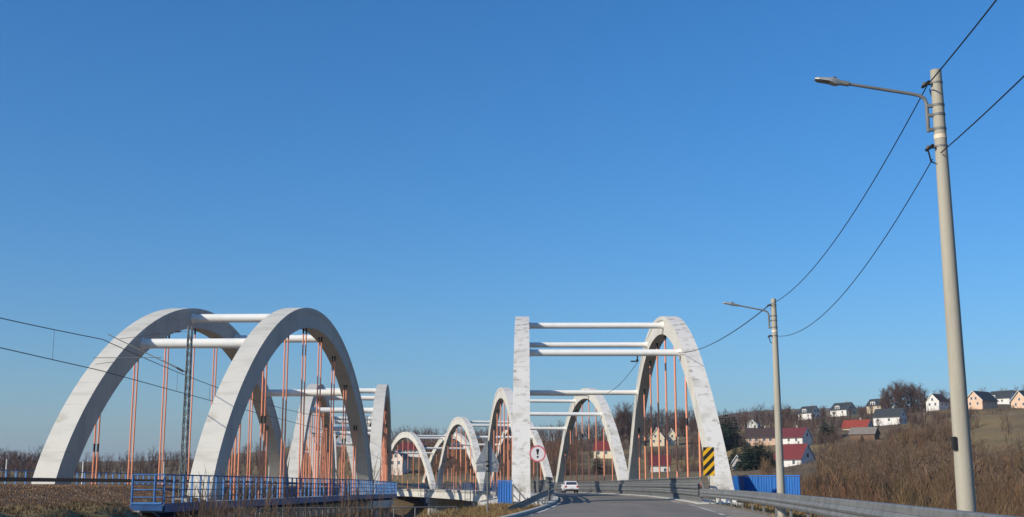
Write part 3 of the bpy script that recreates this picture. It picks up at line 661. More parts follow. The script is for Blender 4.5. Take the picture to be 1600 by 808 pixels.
b = MB(); b.box((-.22, 0, -.25), (.5, .2, .08)); b.box((-.02, 0, -.18), (.14, .12, .14)); b.build('lamp_body', 'black', hl)

# ------------------------------------------------------------------ signs
def disc(b, r, y, n=32, mi=0, z=0, r_in=0):
    if r_in == 0: b.add([(r*math.cos(2*math.pi*i/n), y, z+r*math.sin(2*math.pi*i/n)) for i in range(n)], [tuple(range(n))], mi)
    else:
        v = [(q*math.cos(2*math.pi*i/n), y, z+q*math.sin(2*math.pi*i/n)) for i in range(n) for q in (r_in, r)]
        b.add(v, [(2*i, 2*i+1, (2*i+3) % (2*n), (2*i+2) % (2*n)) for i in range(n)], mi)
pc = at(840, 709, 67); g0 = .0
sg = thing('road_sign', 'round white road sign with red rim and black exclamation mark on a thin post', 'road sign', (pc.x, 67, g0), math.radians(3)); zc = pc.z-g0
b = MB(); b.tube([(.0, .05, -.3), (.0, .05, zc+.35)], .035, 10); b.build('post', 'galv', sg)
b = MB(); n = 40; b.tube([(0, .012, zc), (0, -.012, zc)], .45, n, 0); pl = b.build('disc', 'sign_white', sg)
b = MB(); disc(b, .45, -.0165, n, 0, zc, .375); b.build('red_rim', 'sign_red', sg)
b = MB(); b.add([(-.085, -.0175, zc+.22), (-.03, -.0175, zc-.06), (.03, -.0175, zc-.06), (.085, -.0175, zc+.22), (.05, -.0175, zc+.255), (-.05, -.0175, zc+.255)], [(0, 1, 2, 3, 4, 5)]); disc(b, .058, -.0175, 16, 0, zc-.17); b.build('exclamation_mark', 'black', sg)
pc = at(762, 688, 47); gz1 = gz(pc.x, 47)
sg = thing('road_sign', 'grey back of a triangular road sign with a plate below on a post', 'road sign', (pc.x, 47, gz1), math.radians(8)); zt = pc.z-gz1
b = MB(); b.tube([(0, -.02, -.3), (0, -.02, zt)], .035, 10); b.build('post', 'galv', sg)
b = MB(); ph = .92; hw = .46
b.prism([(-hw, zt-ph+.03), (-hw+.03, zt-ph), (hw-.03, zt-ph), (hw, zt-ph+.03), (.03, zt-.01), (-.03, zt-.01)], Matrix.Translation((0, .02, 0)), .02); b.build('triangle_plate', 'sign_back', sg)
b = MB(); b.box((0, .03, zt-ph-.15), (.84, .02, .26)); b.build('lower_plate', 'sign_back', sg)
b = MB()
for z in (zt-.80, zt-ph-.15): b.box((0, .008, z), (.60, .018, .022))
b.build('mounting_bar', 'sign_back', sg)
b = MB()
for z in (zt-.80, zt-.95, zt-ph-.06, zt-ph-.24): b.box((0, -.03, z), (.12, .05, .05))
b.build('clamp', 'black', sg)
p0 = at(1107.5, 721, 68.5)
hz = thing('hazard_board', 'yellow and black striped hazard board in front of the nearest right arch foot', 'hazard board', (p0.x, 68.5, 0), math.radians(1)); zc = p0.z
w_, h_ = .31, .78
b = MB(); b.box((0, 0, zc), (2*w_, .03, 2*h_)); b.build('board', 'sign_yellow', hz)
b = MB(); b.tube([(0, .05, -.2), (0, .05, zc+h_+.04)], .035, 8); b.build('post', 'galv', hz)
def clip_poly(poly, ax_, val, keep_less):
    out = []
    for i in range(len(poly)):
        a, q = poly[i], poly[(i+1) % len(poly)]
        ina = (a[ax_] <= val) == keep_less or a[ax_] == val; inq = (q[ax_] <= val) == keep_less or q[ax_] == val
        if ina: out.append(a)
        if ina != inq: t = (val-a[ax_])/(q[ax_]-a[ax_]); out.append((a[0]+(q[0]-a[0])*t, a[1]+(q[1]-a[1])*t))
    return out
for k in range(-2, 4):
    z0 = k*.52-.22
    poly = [(-w_, z0-w_), (w_, z0+w_*1.0), (w_, z0+w_+.26), (-w_, z0-w_+.26)]
    poly = clip_poly(clip_poly(poly, 1, h_, True), 1, -h_, False)
    if len(poly) >= 3: b = MB(); b.prism(poly, Matrix.Translation((0, -.0205, zc)), .004); b.build('stripe', 'black', hz)

# ------------------------------------------------------------------ overhead line masts of the railway
WL = 1.3
def mast(q, lat, H, label, arm=True):
    o = RAIL.at(q, lat, .0); root = thing('catenary_mast', label, 'mast', o, RAIL.rz(q), 'overhead line masts')
    hw = lambda z: .135-.045*z/H
    for sx in (-1, 1):
        for sy in (-1, 1):
            b = MB(); b.tube([(sx*hw(0), sy*hw(0), -.3), (sx*hw(H), sy*hw(H), H)], .030, 4, smooth=False); b.build('leg', 'mast', root)
    b = MB(); z = 0.; k = 0
    while z < H-.4:
        z2 = z+.42
        for sy in (-1, 1):
            s_ = 1 if k % 2 else -1
            b.tube([(s_*hw(z), sy*hw(z), z), (-s_*hw(z2), sy*hw(z2), z2)], .019, 4, caps=False, smooth=False)
            b.tube([(sy*hw(z), s_*hw(z), z), (sy*hw(z2), -s_*hw(z2), z2)], .019, 4, caps=False, smooth=False)
        z = z2; k += 1
    tag(b.build('lattice', 'mast', root), kind='stuff')
    b = MB(); b.box((0, 0, -.1), (.7, .7, .5)); b.build('footing', 'conc_pier', root)
    if arm:
        zA, zB = H-2.35, H-.95
        x0 = -.16; lat_ = lat-WL; tip = (-lat_+.3, 0, zA+1.95)
        b = MB(); b.tube([(x0, 0, zA), tip], .026, 6); b.build('cantilever_tube', 'galv', root)
        b = MB(); b.tube([(-lat_+.9, 0, zA+1.72), (x0, 0, H-.25)], .012, 5); b.build('stay_rod', 'copper', root)
        b = MB(); b.tube([(x0*1, 0, zA+.05), (-1.35, 0, zA+.62)], .012, 5); b.tube([(-1.4, 0, zA+.75), (-lat_-.4, 0, zA+.75)], .018, 6); b.build('registration_tube', 'galv', root)
        b = MB(); b.tube([(-lat_+.95, 0, zA+.73), (-lat_+.8, 0, zA+.55), (-lat_-.3, 0, zA+.42)], .015, 5); b.build('steady_arm', 'galv', root)
        b = MB()
        for i in range(5): b.tube([(x0-.12-i*.07, 0, zA+.05+i*.038), (x0-.15-i*.07, 0, zA+.06+i*.038)], .06, 8)
        b.build('insulator', 'ins', root)
        b = MB()
        for i in range(4): b.tube([(x0-.35-i*.07, 0, H-.27), (x0-.38-i*.07, 0, H-.27)], .06, 8)
        b.build('insulator', 'ins', root)
    return root
QM = [-37.5, 33.5, 102, 171]
for i, q in enumerate(QM):
    mast(q, 5.85 if i == 0 else 4.7, 8.8 if i == 0 else 8.4, ('grey lattice overhead line mast beside the nearest railway arch foot', 'grey lattice overhead line mast between the first and second railway spans',
         'grey lattice overhead line mast between the second and third railway spans', 'farthest grey lattice overhead line mast on the railway bridge')[i])
qs = [-108] + QM
mes, con = [], []
def wire(name, z0, sag, label, r):
    root = thing(name, label, 'wire', RAIL.at(-37, 0, z0)); inv = -Vector(root.location)
    for a, q in zip(qs[:-1], qs[1:]):
        b = MB(); A, B = RAIL.at(a, WL, z0), RAIL.at(q, WL, z0)
        b.tube([A.lerp(B, t)-Vector((0, 0, sag*4*t*(1-t)))+inv for t in np.linspace(0, 1, 24)], r, 5, caps=False); b.build('wire_span', 'copper', root)
    return root
ZM, ZC = 8.15, 6.55
wm = wire('messenger_wire', ZM, .75, 'upper overhead messenger wire above the railway track', .022)
wc = wire('contact_wire', ZC, .06, 'lower overhead contact wire above the railway track', .022)
inv = -Vector(wm.location)
for a, q in zip(qs[:-1], qs[1:]):
    for t in np.linspace(.08, .92, 9):
        A, B = RAIL.at(a, WL, 0), RAIL.at(q, WL, 0); p = A.lerp(B, t)
        b = MB(); b.tube([p+inv+Vector((0, 0, ZM-.75*4*t*(1-t))), p+inv+Vector((0, 0, ZC-.06*4*t*(1-t)))], .009, 4, caps=False); b.build('dropper', 'copper', wm)

# ------------------------------------------------------------------ car
cq = ROAD.s_of_y(158); car = thing('car', 'small white hatchback driving away on the bridge road', 'car', ROAD.at(cq, 2.15, .03), ROAD.rz(cq))
prof_ = [(-2.0, .30), (-2.05, .55), (-2.02, .85), (-1.93, .98), (1.0, .98), (1.75, .80), (2.0, .62), (2.02, .32)]   # y, z lower body
b = MB(); hw = .87
def loft(b, prof, hw0, hwf, mi=0):
    L = [(-hw0*hwf(z), y, z) for y, z in prof]; Rr = [(hw0*hwf(z), y, z) for y, z in prof]; n = len(prof)
    b.add(L+Rr, [tuple(range(n))[::-1], tuple(range(n, 2*n))] + [(i, (i+1) % n, (i+1) % n+n, i+n) for i in range(n)], mi)
loft(b, prof_, hw, lambda z: 1.0 if .4 < z < .9 else .955)
b.build('body', 'car_white', car)
cab = [(-1.92, .98), (-1.62, 1.40), (-1.35, 1.47), (-.1, 1.49), (.35, 1.42), (1.02, .98)]
b = MB(); loft(b, cab, .83, lambda z: 1.0 if z < 1.1 else .80); b.build('roof', 'car_white', car)
b = MB(); b.add([(-.70, -1.905, 1.03), (.70, -1.905, 1.03), (.60, -1.665, 1.37), (-.60, -1.665, 1.37)], [(0, 1, 2, 3)]); b.build('rear_window', 'glass', car)
for sx in (-1, 1):
    b = MB(); b.add([(sx*.835, -1.5, 1.03), (sx*.835, .75, 1.03), (sx*.69, .28, 1.38), (sx*.69, -1.3, 1.38)], [(0, 1, 2, 3) if sx > 0 else (3, 2, 1, 0)]); b.build('side_window', 'glass', car)
    b = MB(); b.box((sx*.74, -2.03, .80), (.22, .06, .24)); b.build('tail_lamp', 'lamp_red', car)
    b = MB(); b.box((sx*.95, .7, 1.02), (.16, .1, .12)); b.build('mirror', 'car_white', car)
    for yy in (-1.3, 1.28):
        b = MB(); b.tube([(sx*.70, yy, .31), (sx*.89, yy, .31)], .31, 20); wh = b.build('wheel', 'tyre', car)
        b = MB(); b.tube([(sx*.86, yy, .31), (sx*.897, yy, .31)], .2, 16); b.build('rim', 'rim', wh)
b = MB(); b.add([(-.62, 1.01, 1.0), (.62, 1.01, 1.0), (.58, .40, 1.40), (-.58, .40, 1.40)], [(3, 2, 1, 0)]); b.build('windscreen', 'glass', car)
b = MB(); b.box((0, -2.06, .62), (.52, .02, .12)); b.build('number_plate', 'plate', car)
b = MB(); b.box((0, -2.02, .36), (1.66, .12, .22)); b.build('rear_bumper', 'tyre', car)

# ------------------------------------------------------------------ houses
def house(label, px, pyb, d, L, Wd, wall, roof, psi, wm, rm, wins=(), gable_wins=(2, 1), dormer=None, chimney=True, gm=None, name='house', over=.45, door=False, base=None):
    p = at(px, pyb, d); z0 = gz(p.x, p.y) if pyb is None else p.z
    g = min(gz(p.x+dx, p.y+dy) for dx in (-5, 0, 5) for dy in (-4, 0, 4))
    root = thing(name, label, 'barn' if name == 'barn' else 'house', (p.x, p.y, p.z), psi); root.scale = (.87, .87, .87) if 'bright red roof' not in label else (1, 1, 1)
    lo = min(-.3, g-p.z-.4)
    b = MB(); x, y = L/2, Wd/2
    b.add([(-x, -y, lo), (x, -y, lo), (x, y, lo), (-x, y, lo), (-x, -y, wall), (x, -y, wall), (x, y, wall), (-x, y, wall), (-x, 0, wall+roof), (x, 0, wall+roof)],
          [(0, 1, 5, 4), (2, 3, 7, 6), (4, 5, 9, 8), (6, 7, 8, 9)], 0)
    b.add([(x, -y, lo), (x, y, lo), (x, y, wall), (x, 0, wall+roof), (x, -y, wall)], [(0, 1, 2, 3, 4)], 1)
    b.add([(-x, y, lo), (-x, -y, lo), (-x, -y, wall), (-x, 0, wall+roof), (-x, y, wall)], [(0, 1, 2, 3, 4)], 1)
    b.build('wall', [wm, gm or wm], root)
    if base: b = MB(); b.box((0, 0, lo/2+.15), (L+.12, Wd+.12, -lo+.9)); b.build('plinth', base, root)
    b = MB(); sl = roof/y; th = .18
    ye = y+over; ze = wall-sl*over; xe = x+over
    for s_ in (-1, 1):
        vv = [(-xe, s_*ye, ze+.03), (xe, s_*ye, ze+.03), (xe, 0, wall+roof+.03), (-xe, 0, wall+roof+.03)]
        vv += [(a_, b_, c_+th) for a_, b_, c_ in vv]
        b.add(vv, [(3, 2, 1, 0), (4, 5, 6, 7), (0, 1, 5, 4), (1, 2, 6, 5), (2, 3, 7, 6), (3, 0, 4, 7)] if s_ < 0 else [(0, 1, 2, 3), (7, 6, 5, 4), (4, 5, 1, 0), (5, 6, 2, 1), (6, 7, 3, 2), (7, 4, 0, 3)])
    rf = b.build('roof', rm, root)
    if chimney: b = MB(); b.box((L*.12, Wd*.1, wall+roof+.25), (.6, .5, 1.5)); b.box((L*.12, Wd*.1, wall+roof+1.05), (.72, .62, .12)); b.build('chimney', 'w_grey', rf)
    def window(c, nrm_axis, w, h):
        b = MB(); b.box(c, (w+.2, .10, h+.2) if nrm_axis == 'y' else (.10, w+.2, h+.2)); f = b.build('window', 'frame', root)
        s_ = .055; b = MB()
        off = Vector((0, -.03 if c[1] < 0 else .03, 0)) if nrm_axis == 'y' else Vector((.03 if c[0] > 0 else -.03, 0, 0))
        for dx in ((-.25, .25) if w > .9 else (0,)):
            ww = w/2-.05 if w > .9 else w
            b.box(Vector(c)+off+(Vector((dx*w, 0, 0)) if nrm_axis == 'y' else Vector((0, dx*w, 0))), (ww, .06, h) if nrm_axis == 'y' else (.06, ww, h))
        b.build('pane', 'glass', f)
    for (fx, z, w, h) in wins: window((fx*L/2, -y, z), 'y', w, h)
    rows = []
    if gable_wins[0]: rows += [(f*Wd/2, 1.5) for f in np.linspace(-.45, .45, gable_wins[0])] if wall > 2.2 else []
    if gable_wins[1]: rows += [(f*Wd/2, wall+.85) for f in (np.linspace(-.25, .25, gable_wins[1]) if gable_wins[1] > 1 else (0,))]
    for yy, z in rows:
        window((x, yy, z), 'x', 1.15, 1.4); window((-x, yy, z), 'x', 1.15, 1.4)
    if dormer:
        fx, dw, dh, dm = dormer; b = MB(); zb_ = wall-.4
        b.box((fx*L/2, -y*.55, zb_+dh/2), (dw, y*.95, dh)); dd = b.build('dormer', dm, root)
        b = MB(); b.box((fx*L/2, -y*.55, zb_+dh+.09), (dw+.3, y*.95+.3, .16)); b.build('dormer_roof', rm, dd)
        for q in (-.22, .22): b = MB(); b.box((fx*L/2+q*dw, -y*1.03, zb_+dh*.5), (dw*.3, .06, dh*.62)); b.build('dormer_window', 'glass', dd)
    for s_ in (-1, 1):
        b = MB(); b.tube([(-xe, s_*(ye+.06), ze+.05), (xe, s_*(ye+.06), ze+.05)], .07, 6); b.build('gutter', 'galv_dark', root)
        b = MB(); b.tube([(s_*(x-.15), -y-.08, ze), (s_*(x-.15), -y-.08, lo)], .05, 6); b.build('downpipe', 'galv_dark', root)
    for s_ in (-1, 1):
        b = MB()
        for t_ in (-1, 1): b.add([(s_*(xe+.02), t_*ye, ze-.12), (s_*(xe+.02), t_*ye, ze+.22), (s_*(xe+.02), 0, wall+roof+.22), (s_*(xe+.02), 0, wall+roof-.12)], [(0, 1, 2, 3)])
        b.build('barge_board', 'frame' if wm != 'wood' else 'wood', root)
    if door: b = MB(); b.box((-.1*L, -y, 1.05), (1.1, .12, 2.1)); b.build('door', 'frame_brown', root)
    return root
W2 = lambda z, *f: tuple((q, z, 1.2, 1.35) for q in f)
house('white house with bright red roof low on the slope beside the smaller lamp post', 1242, 742, 420, 12.0, 6.6, 5.6, 4.6, R(-55), 'w_white', 'r_red', W2(4.2, -.5, .45)+W2(1.6, -.5, .45), (2, 1), door=True, base='w_peach')
house('grey-gabled house with dark red roof above the bright red-roofed one', 1240, 693, 480, 15.5, 6.6, 2.8, 4.0, R(-52), 'w_white', 'r_dkred', W2(1.5, -.6, 0, .55), (0, 1))
house('long peach house with dark brown roof left of the smaller lamp post', 1190, 692, 495, 14, 9, 2.5, 4.2, R(-14), 'w_peach', 'r_brown', W2(1.4, -.7, -.3, .2, .6), (2, 1))
house('white house with anthracite roof and white dormer, leftmost of the hilltop row', 1265, 654, 640, 11.5, 7.6, 3.4, 3.8, R(-60), 'w_white', 'r_dark', W2(1.6, -.6, .5), (2, 2), (-.05, 3.4, 2.6, 'w_white'))
house('hilltop house with anthracite roof, white dormer and tan gable, second of the row', 1318, 649, 640, 13.5, 8.4, 3.4, 4.0, R(-60), 'w_white', 'r_dark', W2(1.6, -.6, .5), (2, 2), (-.1, 3.6, 2.6, 'w_white'), gm='w_tan')
house('tan hilltop house with anthracite roof and pale dormer, third of the row', 1373, 641, 650, 12.5, 7.6, 3.0, 3.8, R(-60), 'w_tan', 'r_dark', W2(1.5, -.5, .5), (2, 1), (-.15, 3.6, 2.5, 'w_white'), gm='w_grey')
house('house with wide orange-red roof and small white gable above the grey barn', 1340, 674, 520, 13, 7.0, 1.8, 3.6, R(-42), 'w_tan', 'r_orange', (), (0, 1), gm='w_white')
house('brown timber barn with a grey sheet roof in front of the orange-red roof', 1351, 687, 485, 11.5, 7, 2.6, 2.8, R(-34), 'wood', 'r_grey', (), (0, 0), None, False, name='barn')
house('white house with a steep black roof in the middle of the right hillside', 1391, 662, 530, 14.5, 7.4, 3.4, 3.9, R(-46), 'w_white', 'r_dark', W2(1.8, -.65, .2), (2, 1))
house('white gabled house behind bare trees, just left of the tall lamp post', 1465, 637, 560, 9.5, 7.5, 3.2, 3.8, R(40), 'w_white', 'r_brown', W2(1.6, -.3, .4), (2, 1))
house('large peach house with black roof on the hill right of the tall lamp post', 1534, 636, 560, 14.5, 9.6, 3.4, 4.6, R(38), 'w_peach', 'r_dark', W2(1.5, -.2, .3, .7), (2, 2), over=.7)
house('dark-roofed house with white gable behind the large peach house', 1567, 631, 640, 14.5, 8, 3.4, 4.2, R(-55), 'w_white', 'r_dark', W2(1.6, -.4, .3), (2, 1), (-.5, 3, 2.2, 'w_white'))
house('black-roofed house cut by the right picture edge', 1606, 637, 545, 13, 10, 3.2, 5.0, R(32), 'w_peach', 'r_dark', W2(1.5, -.2, .4), (2, 1), over=.8)
house('cream gabled house, left of a pair framed by the nearest right arch', 1028, 694, 600, 9, 8.0, 3.4, 5.0, R(78), 'w_cream', 'r_brown', (), (2, 2))
house('cream gabled house, right of a pair framed by the nearest right arch', 1051, 694, 604, 9, 6.6, 3.4, 4.6, R(80), 'w_cream', 'r_brown', (), (2, 1))
house('white shed with dark red roof framed by the nearest right arch', 1032, 741, 470, 8.5, 7.5, 4.0, 4.0, R(-8), 'w_white', 'r_dkred', W2(1.8, .5), (1, 1), None, False)
house('yellowish house with red roof seen through the second right arch', 946, 713, 520, 9.5, 8, 3.0, 4.2, R(-20), 'w_cream', 'r_red', W2(1.5, -.5, .3), (2, 1))
house('pale gabled house seen under the farthest left road arch', 624, 729, 440, 8, 6.0, 3.4, 3.0, R(72), 'w_pink', 'r_grey', (), (2, 1), None, False)
house('white house with long dark red roof seen under the farthest left road arch', 645, 713, 500, 10.5, 8, 3.0, 3.0, R(-8), 'w_white', 'r_dkred', W2(1.6, -.7, -.35, 0, .35, .7), (0, 1), None, False)
house('pale gabled house half hidden by conifers left of the blue screen', 1155, 743, 425, 8, 6.0, 3.6, 4.2, R(70), 'w_grey', 'r_grey', (), (2, 1), None, False)
house('small white house among bare trees above the brown roof', 1178, 671, 640, 7, 6.0, 3.0, 2.6, R(65), 'w_white', 'r_grey', (), (1, 1), None, False)
house('tiny pale house far away beyond the railway bridge', 172, 748, 640, 8, 7, 3.0, 2.5, R(30), 'w_white', 'r_brown', (), (1, 1), None, False)
house('tiny brown-roofed house far away left of the railway mast', 190, 749, 660, 9, 7, 3.0, 3.0, R(-20), 'w_tan', 'r_brown', (), (1, 0), None, False)

# ------------------------------------------------------------------ vegetation
def seg_arrays(segs):
    """segs: (A,B,r0,r1) tapered three-sided prisms -> V,F"""
    A = np.array([s[0] for s in segs]); B = np.array([s[1] for s in segs]); r0 = np.array([s[2] for s in segs]); r1 = np.array([s[3] for s in segs])
    D = B-A; D /= np.linalg.norm(D, axis=1)[:, None]+1e-9
    up = np.where(np.abs(D[:, 2:3]) < .9, np.array([[0, 0, 1.]]), np.array([[1., 0, 0]]))
    a = np.cross(D, up); a /= np.linalg.norm(a, axis=1)[:, None]; b_ = np.cross(D, a)
    n = len(segs); V = np.empty((n, 6, 3))
    for j in range(3):
        t = 2*math.pi*j/3; u = a*math.cos(t)+b_*math.sin(t)
        V[:, j] = A+u*r0[:, None]; V[:, 3+j] = B+u*r1[:, None]
    base = np.arange(n)[:, None]*6; F = []
    for j in range(3):
        k = (j+1) % 3
        F.append(base+np.array([[j, k, 3+k]])); F.append(base+np.array([[j, 3+k, 3+j]]))
    return V.reshape(-1, 3), np.concatenate(F)
FAT = [1.]
def ribbon_arrays(segs, seed=0, fat=1.5):
    fat *= FAT[0]
    r = np.random.default_rng(seed)
    A = np.array([s[0] for s in segs]); B = np.array([s[1] for s in segs]); r0 = np.array([s[2] for s in segs]); r1 = np.array([s[3] for s in segs])
    D = B-A; D /= np.linalg.norm(D, axis=1)[:, None]+1e-9
    a = np.cross(D, r.normal(size=D.shape)); a /= np.linalg.norm(a, axis=1)[:, None]+1e-9
    thin = r1 < .0075; V = []; F = []
    At, Bt, at_, rt = A[thin], B[thin], a[thin], r0[thin][:, None]*fat
    Vt = np.stack([At+at_*rt, At-at_*rt, Bt], 1).reshape(-1, 3); Ft = np.arange(len(Vt)).reshape(-1, 3)
    k = ~thin; Aq, Bq, aq = A[k], B[k], a[k]; q0 = r0[k][:, None]*fat; q1 = r1[k][:, None]*fat
    Vq = np.stack([Aq+aq*q0, Aq-aq*q0, Bq-aq*q1, Bq+aq*q1], 1).reshape(-1, 3); b0 = np.arange(len(Aq))[:, None]*4+len(Vt)
    Fq = np.concatenate([b0+np.array([[0, 1, 2]]), b0+np.array([[0, 2, 3]])])
    return np.concatenate([Vt, Vq]), np.concatenate([Ft, Fq])
def bare_tree(seed, H, spread, nbr, thick=1., crown0=.25, twigs=7, upright=.6, ribbon=False, l0=2):
    r = random.Random(seed); trunk = []; tw = []
    p = Vector((0, 0, 0)); d = Vector((0, 0, 1)); pts = [p.copy()]; rads = []
    n = 6; r0 = H*.014*thick
    for i in range(n):
        d = (d+Vector((r.uniform(-.1, .1), r.uniform(-.1, .1), .25))).normalized(); p = p+d*(H*.92/n); pts.append(p.copy())
    for i in range(n): trunk.append((pts[i], pts[i+1], r0*(1-i/n)**.8+.012, r0*(1-(i+1)/n)**.8+.012))
    def grow(o, d, L, rad, lev):
        k = 3; q = o; dd = d
        for i in range(k):
            dd = (dd+Vector((r.uniform(-.22, .22), r.uniform(-.22, .22), r.uniform(-.05, .25)))).normalized(); q2 = q+dd*L/k
            tw.append((q, q2, rad*(1-i/k)+.01, rad*(1-(i+1)/k)+.008))
            if lev < 2:
                for _ in range(twigs if lev == 1 else l0):
                    a = r.uniform(0, 6.283); side = Vector((math.cos(a), math.sin(a), r.uniform(.1, .9))).normalized()
                    nd = (dd*.75+side*.75).normalized()
                    if lev == 0: grow(q.lerp(q2, r.random()), nd, L*r.uniform(.35, .6), rad*.5, 1)
                    else:
                        o2 = q.lerp(q2, r.random()); l2 = L*r.uniform(.3, .75); tw.append((o2, o2+nd*l2, rad*.35+.008, .006))
            q = q2
    for i in range(nbr):
        f = crown0+(1-crown0)*(i+r.random())/nbr; f = min(f, .99); j = min(int(f*n), n-1); o = pts[j].lerp(pts[j+1], f*n-j)
        a = i*2.4+r.uniform(-.5, .5); el = upright+r.uniform(-.2, .3)
        d = Vector((math.cos(a)*(1-el*.5), math.sin(a)*(1-el*.5), el)).normalized()
        prof = math.sin(math.pi*min(1, (1.05-f)/(1.05-crown0)*.85+.12))
        grow(o, d, H*spread*(.45+.75*prof)*r.uniform(.75, 1.15), r0*.42*(1.1-f)+.015, 0)
    if ribbon: return ribbon_arrays(trunk+tw, seed)
    return seg_arrays(trunk), seg_arrays(tw)
def shrub(seed, H, nst, twigs=6, ribbon=True):
    r = random.Random(seed); tw = []
    for i in range(nst):
        a = r.uniform(0, 6.283); lean = r.uniform(.02, .30); o = Vector((math.cos(a)*r.uniform(0, .5), math.sin(a)*r.uniform(0, .5), -.2)); d = Vector((math.cos(a)*lean, math.sin(a)*lean, 1)).normalized()
        L = H*r.uniform(.6, 1.05); q = o; k = 3
        for j in range(k):
            d = (d+Vector((r.uniform(-.09, .09), r.uniform(-.09, .09), .12))).normalized(); q2 = q+d*L/k
            tw.append((q, q2, .034*(1-j/k)+.012, .034*(1-(j+1)/k)+.010))
            if j > 0 or True:
                for _ in range(twigs):
                    b_ = r.uniform(0, 6.283); nd = (d+Vector((math.cos(b_), math.sin(b_), r.uniform(.1, .6)))*.5).normalized(); s_ = q.lerp(q2, r.random()); tw.append((s_, s_+nd*L*r.uniform(.12, .34), .017, .006))
            q = q2
    return ribbon_arrays(tw, seed) if ribbon else seg_arrays(tw)
def conifer(seed, H, w_=.24):
    r = random.Random(seed); trunk = [(Vector((0, 0, -.3)), Vector((0, 0, H*.97)), H*.016, .02)]; V = []; F = []
    nl = int(H*2.6)
    for i in range(nl):
        f = (i+r.random()*.7)/nl; z = H*(.08+.90*f); rad_ = H*w_*(1-f)**.85*r.uniform(.75, 1.12)+.12; nb = int(8+10*(1-f))
        for j in range(nb):
            a = r.uniform(0, 6.283); L = rad_*r.uniform(.65, 1.1); wd = L*.24+.06
            d = Vector((math.cos(a), math.sin(a), 0)); s_ = Vector((-d.y, d.x, 0)); drop = L*r.uniform(.1, .42)
            o = Vector((0, 0, z))
            for q0, q1, wf in ((.15, .7, 1), (.5, 1.05, .8)):
                k = len(V); tilt = r.uniform(-.35, .35)*wd
                V += [o+d*L*q0-Vector((0, 0, drop*q0)), o+d*L*(q0+q1)/2+s_*wd*wf-Vector((0, 0, drop*.6+tilt)), o+d*L*q1-Vector((0, 0, drop*q1*r.uniform(.5, 1.2))), o+d*L*(q0+q1)/2-s_*wd*wf-Vector((0, 0, drop*.6-tilt))]
                F += [(k, k+1, k+2), (k, k+2, k+3)]
    return seg_arrays(trunk), (np.array(V), np.array(F))
def mesh_pair(name, tp, tm, cm):
    return np_mesh(name+'_trunk', tp[0][0], tp[0][1], tm), np_mesh(name+'_crown', tp[1][0], tp[1][1], cm)
TREE = [bare_tree(11+i, 12+i % 3, .26+.03*(i % 3), 16, 1.0, .18, 6, l0=3) for i in range(5)]
BIRCH = [bare_tree(40+i, 13, .15, 16, .8, .34, 6, .8, l0=3) for i in range(2)]
CON = [conifer(70+i, 11+2*i, (.24, .20, .27)[i]) for i in range(3)]
TM = [mesh_pair('bare_tree', t, 'bark', 'twig') for t in TREE]; BM = [mesh_pair('birch', t, 'birch', 'twig') for t in BIRCH]; CM = [mesh_pair('conifer', t, 'bark', 'needle') for t in CON]
THU = mesh_pair('thuja', conifer(90, 5.5, .22), 'bark', 'thuja')
def tree(name, pair, x, y, k, label, group, rz=None, cat='tree', kz=1., fat=1.):
    root = thing(name, label, cat, (x, y, gz(x, y)-.1), random.uniform(0, 6.28) if rz is None else rz, group); root.scale = (k*fat, k*fat, k*kz)
    link('trunk', pair[0], root); link('crown', pair[1], root); return root
def px_tree(name, pairs, H0, px, d, top, label, group=None, jit=0):
    """stand a tree on the ground at this bearing and distance, as tall as it shows"""
    p = at(px, 740, d); g = gz(p.x, p.y); t = at(px, top, d).z; i = random.randrange(len(pairs)); k = max(.25, (t-g)/max(v.co.z for v in pairs[i][1].vertices))
    return tree(name, pairs[i], p.x, p.y, k, label, group, fat={'bare_tree': 1.2, 'conifer': 1.5}.get(name, 1.))
